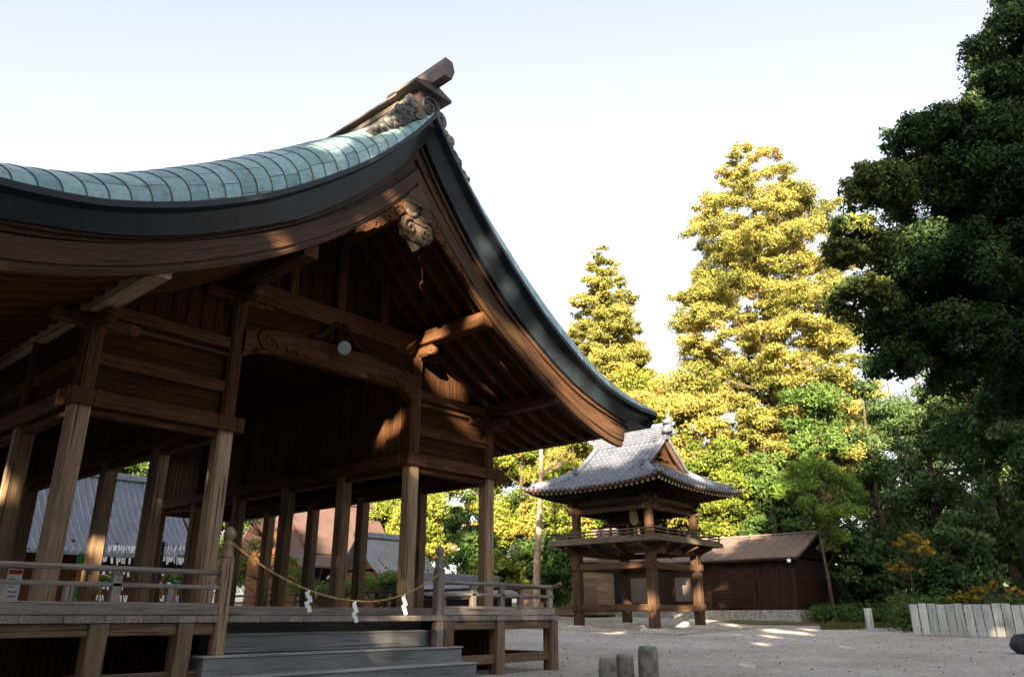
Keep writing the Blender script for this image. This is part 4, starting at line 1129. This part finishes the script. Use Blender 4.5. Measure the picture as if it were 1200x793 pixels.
def tree(name, label, base, top_z, clumps, mat, per, size, aspect=.42, trunk_r=.3, limbs=True, group=None, bark='bark', lean=(0, 0), shell=.55, cat='tree', hang=0., trunk_top=.93, up=.35):
    b = Vector(base)
    root = empty(name, b, label, cat, group)
    C, A, B, T = clump_leaves(clumps, per, size, aspect, shell, up, hang)
    o = leaf_mesh('crown', C, A, B, T, M[mat]); link(o); o.parent = root; o.matrix_parent_inverse = Matrix.Translation(b).inverted()
    g = MB(); tz_ = b.z + (top_z - b.z) * trunk_top
    pts = []; rad = []
    for q in np.linspace(0, 1, 12):
        pts.append((b.x + lean[0] * q + .12 * math.sin(q * 7 + b.x), b.y + lean[1] * q + .12 * math.cos(q * 6 + b.y), b.z - .3 + (tz_ - b.z + .3) * q)); rad.append(trunk_r * (1 - q * .86) * (1.35 if q == 0 else 1))
    g.tube(pts, rad, 10)
    if limbs:
        idx = NR.permutation(len(clumps))[:46]
        for i in idx:
            x, y, z, rx, ry, rz, _ = clumps[i]
            q = min(.95, max(.12, (z - rz - b.z - .22 * math.hypot(x - b.x, y - b.y)) / max(.1, tz_ - b.z)))
            s = Vector(pts[min(11, int(q * 11))]); e_ = Vector((x, y, z)); m_ = s.lerp(e_, .55) + Vector((0, 0, -.06 * (e_ - s).length))
            r0 = max(.025, trunk_r * (1 - q * .86) * .32); g.tube([s, m_, e_], [r0, r0 * .6, r0 * .2], 6)
    tr = g.build('trunk', M[bark], root, recalc=False)
    return root
def conifer(px, depth, top, bot, rmax, nlev, label, mat='lf_cedar', per=260, size=.34, base_px=None, name='cedar_tree', shape=None, k=5, tint=.5, trunk_r=.5, group=None):
    p = at(px, top if name == 'cedar_tree' else (top + bot) / 2, depth); t = at(px, top, depth).z; lo = at(px, bot, depth).z
    gz = ground_z(p.x, p.y); cl = []
    for i in range(nlev):
        q = (i + .5) / nlev; z = lo + (t - lo) * q
        R = rmax * (shape(q) if shape else (1 - q) ** .7 + .04) 
        nb = max(3, int(2.2 + R * 2.0))
        ph = NR.random() * 6.28
        for j in range(nb):
            a = ph + j * 2 * math.pi / nb + NR.normal() * .25
            rr = R * (.5 + .5 * NR.random()) if NR.random() < .8 else R * .3
            s = .30 + .16 * R * (.6 + .6 * NR.random())
            cl.append((p.x + rr * math.cos(a), p.y + rr * math.sin(a), z - .18 * rr + NR.normal() * .35, s * 1.15, s * 1.15, s * .62, float(np.clip(tint + .18 * NR.normal(), 0, 1))))
    cl = fluff(cl, k, .95, (.26, .56))
    return tree(name, label, (p.x, p.y, gz), t, cl, mat, per, size, .33, trunk_r, True, group, shell=.12, up=.5)
def broad(px, depth, top, bot, rpx, label, mat, per=230, size=.3, name='broadleaf_tree', n=26, k=6, tint=.5, trunk_r=.28, flat=.8, group=None, aspect=.5, bark='bark', sd=.18):
    """crown given by its top, bottom and half width in the photograph at a distance"""
    p = at(px, top if name == 'cedar_tree' else (top + bot) / 2, depth); t = at(px, top, depth).z; lo = at(px, bot, depth).z; R = rpx * depth / 950
    gz = ground_z(p.x, p.y); cz = (t + lo) / 2; H = (t - lo) / 2; cl = []
    for i in range(n):
        d = NR.normal(size=3); d /= np.linalg.norm(d); q = .45 + .5 * NR.random()
        s = min(R, H) * (.26 + .16 * NR.random())
        cl.append((p.x + d[0] * (R - s) * q * 1.05, p.y + d[1] * (R - s) * q * 1.05, cz + d[2] * (H - s * .8) * q * 1.1, s * 1.15, s * 1.15, s * flat, float(np.clip(tint + sd * NR.normal(), 0, 1))))
    cl = fluff(cl, k, .85, (.34, .62))
    return tree(name, label, (p.x, p.y, gz), t, cl, mat, per, size, aspect, trunk_r, True, group, bark=bark)

big_shape = lambda q: float(np.interp(q, [0, .12, .3, .5, .68, .82, .93, 1], [.72, .95, .88, 1.0, .82, .78, .42, .12]))
conifer(876, 52, 172, 590, 6.7, 27, 'tallest tree, a broad sunlit golden cedar right of the drum tower', shape=big_shape, per=620, size=.24, trunk_r=.75, k=9, tint=.55)
conifer(705, 56, 296, 600, 8.2, 38, 'slender sunlit cedar with a pointed tip left of the tallest tree', per=620, size=.24, k=13, tint=.45, shape=lambda q: (1 - q) ** .78 * (.8 + .2 * math.sin(q * 40)) + .04, trunk_r=.4)
# sunlit wood behind the hall and the tower
yel = [(742, 52, 425, 640, 78, .55, 'lf_yellow', 'yellow green sunlit tree between the hall eave and the tower ridge'),
       (805, 50, 405, 640, 66, .6, 'lf_cedar', 'golden green tree rising straight behind the tower roof ridge'),
       (850, 47, 470, 690, 52, .45, 'lf_yellow', 'rounded yellow green tree just right of the tower gable'),
       (672, 50, 500, 690, 60, .5, 'lf_yellow', 'bright yellow green tree behind the left eave of the tower roof'),
       (610, 54, 470, 700, 64, .62, 'lf_yellow', 'golden leaved tree under the right eave end of the hall'),
       (548, 46, 575, 705, 38, .35, 'lf_green', 'darker green round tree framed by the two right hall posts'),
       (500, 54, 500, 700, 66, .6, 'lf_yellow', 'sunlit yellow tree right of the grey roofed small building'),
       (440, 60, 520, 700, 60, .5, 'lf_yellow', 'sunlit green tree behind the red and grey roofs'),
       (640, 43, 610, 715, 48, .35, 'lf_green', 'low green tree behind the bare reddish trunk'),
       (585, 40, 640, 722, 40, .5, 'lf_yellow', 'low yellow green bushy tree just right of the rightmost hall post'),
       (350, 66, 520, 700, 60, .3, 'lf_green', 'green tree behind the large red roof'),
       (780, 60, 480, 720, 70, .5, 'lf_yellow', 'yellow green tree deep in the wood behind the tower')]
yel += [(150, 58, 500, 700, 80, .3, 'lf_green', 'dark green tree above the blue grey tiled roof'), (60, 56, 470, 700, 80, .3, 'lf_green', 'dark green tree seen between the two leftmost hall posts'), (270, 60, 545, 700, 50, .3, 'lf_green', 'dark green tree seen behind the left newel post through the hall'), (310, 56, 560, 700, 45, .35, 'lf_green', 'green tree left of the red roof seen through the hall'), (575, 60, 480, 700, 60, .6, 'lf_yellow', 'golden tree seen between the two rightmost hall posts')]
for px, dp, tp, bt, rp_, tn, mt, lab in yel:
    broad(px, dp, tp, bt, rp_, lab, mt, per=480, size=.23, tint=tn, n=30, k=6, name='sunlit_tree', sd=.22)
# shaded green wood on the right
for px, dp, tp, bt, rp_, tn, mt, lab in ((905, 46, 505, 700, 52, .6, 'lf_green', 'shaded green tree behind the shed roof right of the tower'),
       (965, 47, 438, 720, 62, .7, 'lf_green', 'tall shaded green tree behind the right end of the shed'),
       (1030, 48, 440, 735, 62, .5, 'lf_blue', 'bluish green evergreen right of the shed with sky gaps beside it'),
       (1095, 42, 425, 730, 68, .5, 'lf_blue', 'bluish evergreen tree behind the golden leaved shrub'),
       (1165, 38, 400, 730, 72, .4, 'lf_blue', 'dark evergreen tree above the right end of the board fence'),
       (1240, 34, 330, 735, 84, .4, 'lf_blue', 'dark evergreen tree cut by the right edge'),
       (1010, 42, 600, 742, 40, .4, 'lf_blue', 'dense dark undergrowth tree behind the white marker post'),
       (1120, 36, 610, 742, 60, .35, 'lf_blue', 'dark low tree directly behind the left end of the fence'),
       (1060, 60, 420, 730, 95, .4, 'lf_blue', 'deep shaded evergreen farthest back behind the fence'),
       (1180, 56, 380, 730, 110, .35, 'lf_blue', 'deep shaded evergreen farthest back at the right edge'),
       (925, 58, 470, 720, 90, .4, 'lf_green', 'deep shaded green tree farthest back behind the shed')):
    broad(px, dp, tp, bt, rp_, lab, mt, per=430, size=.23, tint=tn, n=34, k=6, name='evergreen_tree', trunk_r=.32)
for px, dp, tp, bt, rp_, lab in ((995, 47, 655, 748, 44, 'low dark bush closing the gap between the shed gable and the marker post'), (1048, 45, 650, 748, 40, 'low dark bush behind the golden leaved shrub'), (1200, 40, 640, 748, 50, 'low dark bush behind the right part of the board fence'), (1135, 44, 640, 748, 50, 'low dark bush deep behind the middle of the board fence')):
    broad(px, dp, tp, bt, rp_, lab, 'lf_blue', per=430, size=.23, tint=.4, n=30, k=6, name='dark_bush', trunk_r=.1)
# small pine with rounded tufts by the shed gable
def pads(name, label, depth, pads_, base_px, mat, per, size, tint=.5, bark='bark', trunk_r=.12, trunk_top=.9):
    b = at(base_px, 720, depth); gz = ground_z(b.x, b.y); cl = []; tmax = 0
    for px, py, r in pads_:
        c = at(px, py, depth + NR.normal() * .5); R = r * depth / 950; tmax = max(tmax, c.z + R)
        cl.append((c.x, c.y, c.z, R, R, R * (.9 if name == 'pine_tree' else .62), float(np.clip(tint + .12 * NR.normal(), 0, 1))))
    cl2 = fluff(cl, 14, .75, (.28, .42)) if mat != 'lf_gold' else fluff(cl, 10, 1.0, (.16, .3))
    return tree(name, label, (b.x, b.y, gz), tmax, cl2, mat, per, size, .2, trunk_r, True, None, bark=bark, trunk_top=trunk_top) if mat != 'lf_gold' else tree(name, label, (b.x, b.y, gz), tmax, cl2, mat, per, size, .55, trunk_r, True, None, bark=bark, trunk_top=trunk_top, shell=.1)
pads('pine_tree', 'small pine with bright rounded needle tufts at the shed gable', 40, [(938, 560, 26), (962, 552, 22), (920, 575, 16), (948, 590, 16), (990, 570, 24), (975, 605, 20), (985, 630, 18), (968, 640, 14), (1000, 600, 18)], 975, 'lf_pine', 900, .26, .55)
for px, py, pd, dp, lab in ((1078, 700, [(1062, 634, 15), (1082, 642, 13), (1050, 664, 11), (1070, 668, 12), (1090, 648, 10), (1075, 628, 9)], 33.5, 'shrub with clusters of golden autumn leaves behind the fence end'), (1140, 705, [(1140, 696, 14), (1160, 688, 12), (1120, 702, 11), (1186, 694, 12)], 31.5, 'low yellowing shrub just above the white board fence')):
    pads('golden_shrub', lab, dp, pd, px, 'lf_gold', 300, .2, .5, trunk_r=.06)
# garden pines seen between the hall posts
for i, (px, dp, pd, lab) in enumerate((
        (300, 30, [(300, 575, 30), (330, 600, 22), (285, 610, 22), (310, 640, 24), (270, 660, 22), (335, 660, 18)], 'layered garden pine between the left newel post and the second hall bay'),
        (375, 31, [(360, 688, 26), (395, 690, 22), (340, 672, 18), (420, 686, 16)], 'low clipped pine under the red roof between hall posts'),
        (440, 31, [(425, 684, 22), (455, 676, 18), (448, 690, 22), (475, 688, 16)], 'low clipped pine in front of the grey roofed small building'),
        (225, 32, [(215, 655, 16), (235, 640, 18), (262, 650, 22), (250, 690, 26), (210, 690, 18)], 'dark garden shrub behind the left stair newel post'))):
    pads('garden_pine', lab, dp, pd, px, 'lf_pine' if i < 3 else 'lf_green', 520, .2, .4, trunk_r=.1)
# bare reddish pine trunk left of the tower
b = at(633, 722, 38); gz = ground_z(b.x, b.y)
cl = []
for px, py, r in ((630, 470, 34), (655, 440, 30), (605, 450, 26), (640, 415, 24), (660, 535, 16), (645, 500, 26)):
    c = at(px, py, 38); R = r * 38 / 950; cl.append((c.x, c.y, c.z, R, R, R * .5, .5))
tree('pine_tree', 'tall pine with a bare straight reddish trunk left of the drum tower', (b.x, b.y, gz), at(640, 405, 38).z, fluff(cl, 12, .8, (.3, .45)), 'lf_cedar', 420, .26, .25, .21, True, None, 'pinebark', trunk_top=.96)
# dark near evergreen overhanging from the right
b = at(1500, 720, 15.5); gz = ground_z(b.x, b.y); cl = []
for px, py, r, dd in ((1190, 60, 75, 0), (1120, 150, 50, -.5), (1075, 165, 45, .5), (1030, 225, 48, 0), (1090, 240, 70, 1), (1160, 190, 80, 0), (1035, 300, 50, .5), (1100, 320, 80, 0), (1010, 350, 42, -.5), (1050, 390, 52, .5), (1120, 400, 62, 0), (1180, 320, 85, 1), (1000, 268, 28, 0), (1180, 410, 50, 0), (1085, 425, 40, .8), (1240, 120, 90, 0), (1250, 250, 110, 0), (1250, 380, 80, .5), (1210, 10, 60, .5), (1260, -40, 90, 0), (1020, 205, 26, .5), (1170, 100, 40, -.5), (1130, 280, 60, 1.5), (1190, 230, 70, 1.5), (1150, 360, 70, 1.5), (1060, 330, 50, 1.5), (1090, 200, 45, 1.2), (1210, 440, 60, 1), (1130, 440, 40, .5), (1050, 425, 36, 0), (1170, 150, 60, 1.2), (985, 300, 26, 0), (1185, 480, 40, 2)):
    c = at(px, py, 15.5 + dd); R = r * 15.5 / 880; cl.append((c.x, c.y, c.z, R, R, R * .8, .82 if (px < 1045 and 190 < py < 360) or (px, py) == (1090, 240) else .35))  # yellower tint on the left clumps: sunlit leaf edges put into the colour
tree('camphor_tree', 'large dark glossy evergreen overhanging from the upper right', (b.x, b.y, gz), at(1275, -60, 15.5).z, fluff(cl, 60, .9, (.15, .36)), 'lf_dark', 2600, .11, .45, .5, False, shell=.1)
# undergrowth and grass along the wood edge
cl = []
for i in range(330):
    px = NR.uniform(960, 1062) if i < 150 else NR.uniform(1062, 1260); py = 0; dp = NR.uniform(31.5, 37) if px > 1062 else NR.uniform(36, 44) if px > 985 else NR.uniform(38, 44)
    c = at(px, 720, dp); s = NR.uniform(.25, .7) * (1.5 if px > 1062 else 1); cl.append((c.x, c.y, ground_z(c.x, c.y) + s * .6, s, s, s * .8, NR.uniform(.2, .8)))
C, A, B, T = clump_leaves(cl, 260, .22, .4); o = leaf_mesh('undergrowth', C, A, B, T, M['lf_green']); link(o); tag(o, 'low green undergrowth along the edge of the wood right of the shed', 'undergrowth', None, 'stuff')
n = 5000; px = NR.uniform(960, 1068, n); dp = NR.uniform(33, 38, n)
Cg = np.array([(*(lambda q: (q.x, q.y))(at(float(a), 720, float(b_))), 0) for a, b_ in zip(px, dp)])
Cg[:, 2] = [ground_z(x, y) + .08 for x, y, _ in Cg]
keep = (np.sin(Cg[:, 0] * 2.1) + np.sin(Cg[:, 1] * 1.7) + NR.normal(size=n) * .5) > .3
Cg = Cg[keep]; n = len(Cg); A = np.column_stack([NR.normal(size=n) * .05, NR.normal(size=n) * .05, np.full(n, .13)]); B = unit(NR.normal(size=(n, 3))) * .02
o = leaf_mesh('grass', Cg, A, B, NR.random(n), M['lf_grass']); link(o); tag(o, 'thin grass and fallen leaves at the foot of the wood', 'grass', None, 'stuff')
# fallen leaves scattered over the court
n = 1500; rr_ = NR.uniform(-2, 16, n); ff_ = 11 + 27 * NR.random(n) ** .8
Cg = np.array([(*rf(a, b_), 0) for a, b_ in zip(rr_, ff_)]); Cg[:, 2] = [ground_z(x, y) + .018 for x, y, _ in Cg]
t_ = unit(NR.normal(size=(n, 3)) * np.array([1, 1, .25])); b_ = unit(np.cross(t_, np.array([0, 0, 1.]) + .35 * NR.normal(size=(n, 3))))
o = leaf_mesh('fallen_leaves', Cg, t_ * NR.uniform(.02, .045, (n, 1)), b_ * .018, NR.random(n), M['lf_litter']); link(o); tag(o, 'brown fallen leaves scattered over the pale gravel', 'leaves', None, 'stuff')
# the wood behind the photographer that shades the court, with the gaps the low sun comes through
def canopy(r): return float(np.interp(r, [-40, -14, -6, -3, 1, 7.5, 9.5, 40], [23, 23, 22.5, 20.4, 19.9, 20.4, 25.5, 26.5])) + .7 * math.sin(r * 1.1) + .5 * math.sin(r * 2.3 + 1)
cl = []
for r in np.arange(-33, 33, 1.9):
    for z in np.arange(.8, 26, 1.7):
        for f0 in (-15, -18.5):
            if z < canopy(r) - .5:
                s = NR.uniform(1.3, 1.7); x, y = rf(r + NR.uniform(-.5, .5), f0 + NR.uniform(-1, 1)); cl.append((x, y, z + NR.uniform(-.4, .4), s, s, s * .8, .4))
for i in range(330):
    if i < 120: r = NR.uniform(-34, 34); f = NR.uniform(-20, -14); z = canopy(r) + NR.uniform(-1.5, .3)
    elif i < 250: f = NR.uniform(-14, 30); r = -.66 * max(f, 6) - NR.uniform(8.5, 14); z = NR.uniform(.5, 7)
    else: r = NR.uniform(19, 24); f = NR.uniform(-12, 10); z = NR.uniform(.5, 6)
    x, y = rf(r, f); s = NR.uniform(1.0, 1.9)
    cl.append((x, y, z - s * .6, s, s, s * .8, .4))
C, A, B, T = clump_leaves(cl, 150, .5, .7, .2)
keep = np.ones(len(C), bool); td = np.array(_to)
for (px_, py_, pz_, rad) in ((13.3, 8.95, 4.7, .5), (12.6, 8.95, 4.95, .5), (11.9, 8.95, 5.3, .4), (10.9, 8.95, 5.9, .3), (10.1, 8.95, 6.6, .22), (9.4, 8.95, 7.25, .25), (9.5, 9.1, 6.2, .3),
        (9.6, 10.8, 5.85, .3), (10.35, 10.9, 5.55, .4), (9.62, 11.55, 4.5, .22), (9.62, 11.95, 4.5, .2), (10.9, 10.9, 4.7, .25), (7.5, 8.9, 7.3, .3), (7.3, 9.2, 9.9, .5), (7.0, 9.2, 8.6, .5), (6.1, 9.1, 7.9, .35), (6.9, 9.9, 10.1, .4),
        (31.4, 16.8, 1.6, .45), (31.4, 16.8, 3.0, .35), (31.4, 16.8, 5.0, .4), (27.7, 20.6, 5.3, .3), (27.6, 16.8, 4.6, .25), (29.6, 16.9, 7.6, .5), (31.2, 16.2, 6.7, .5), (26.5, 22, 6.2, .9), (29.5, 15.9, 3.9, .3),
        (28, 12.5, .3, .4), (30.5, 12.5, .3, .5), (31.5, 13.8, .35, .6), (33, 13, .4, .35), (30.5, 19, .45, .4), (31.6, 20.5, 1.4, .35), (31.5, 17.8, .7, .4), (24, 11, .1, .3), (41, 33, 2.5, 1.5), (26, 27, 4.5, .8), (26, 27, 6.5, 1), (42, 21, 4.6, .5), (*at(1000, 245, 15.0), .7), (*at(965, 332, 15.2), .7), (*at(1090, 255, 14.2), .6), (*at(1040, 300, 14.4), .5), (*at(1015, 395, 15), .5), (*at(1130, 130, 14.8), .5)):
    v = C - np.array([px_, py_, pz_]); dist = np.linalg.norm(v - np.outer(v @ td, td), axis=1)
    keep &= dist > rad * (1.1 + .35 * np.sin(C[:, 0] * 4 + C[:, 2] * 5) * np.cos(C[:, 2] * 4 - C[:, 1] * 3) + .7 * (NR.random(len(C)) - .5))
o = leaf_mesh('woodland', C[keep], A[keep], B[keep], T[keep], M['lf_blue']); link(o); tag(o, 'wood of tall evergreen trees closing the court behind the viewpoint', 'woodland', None, 'stuff')
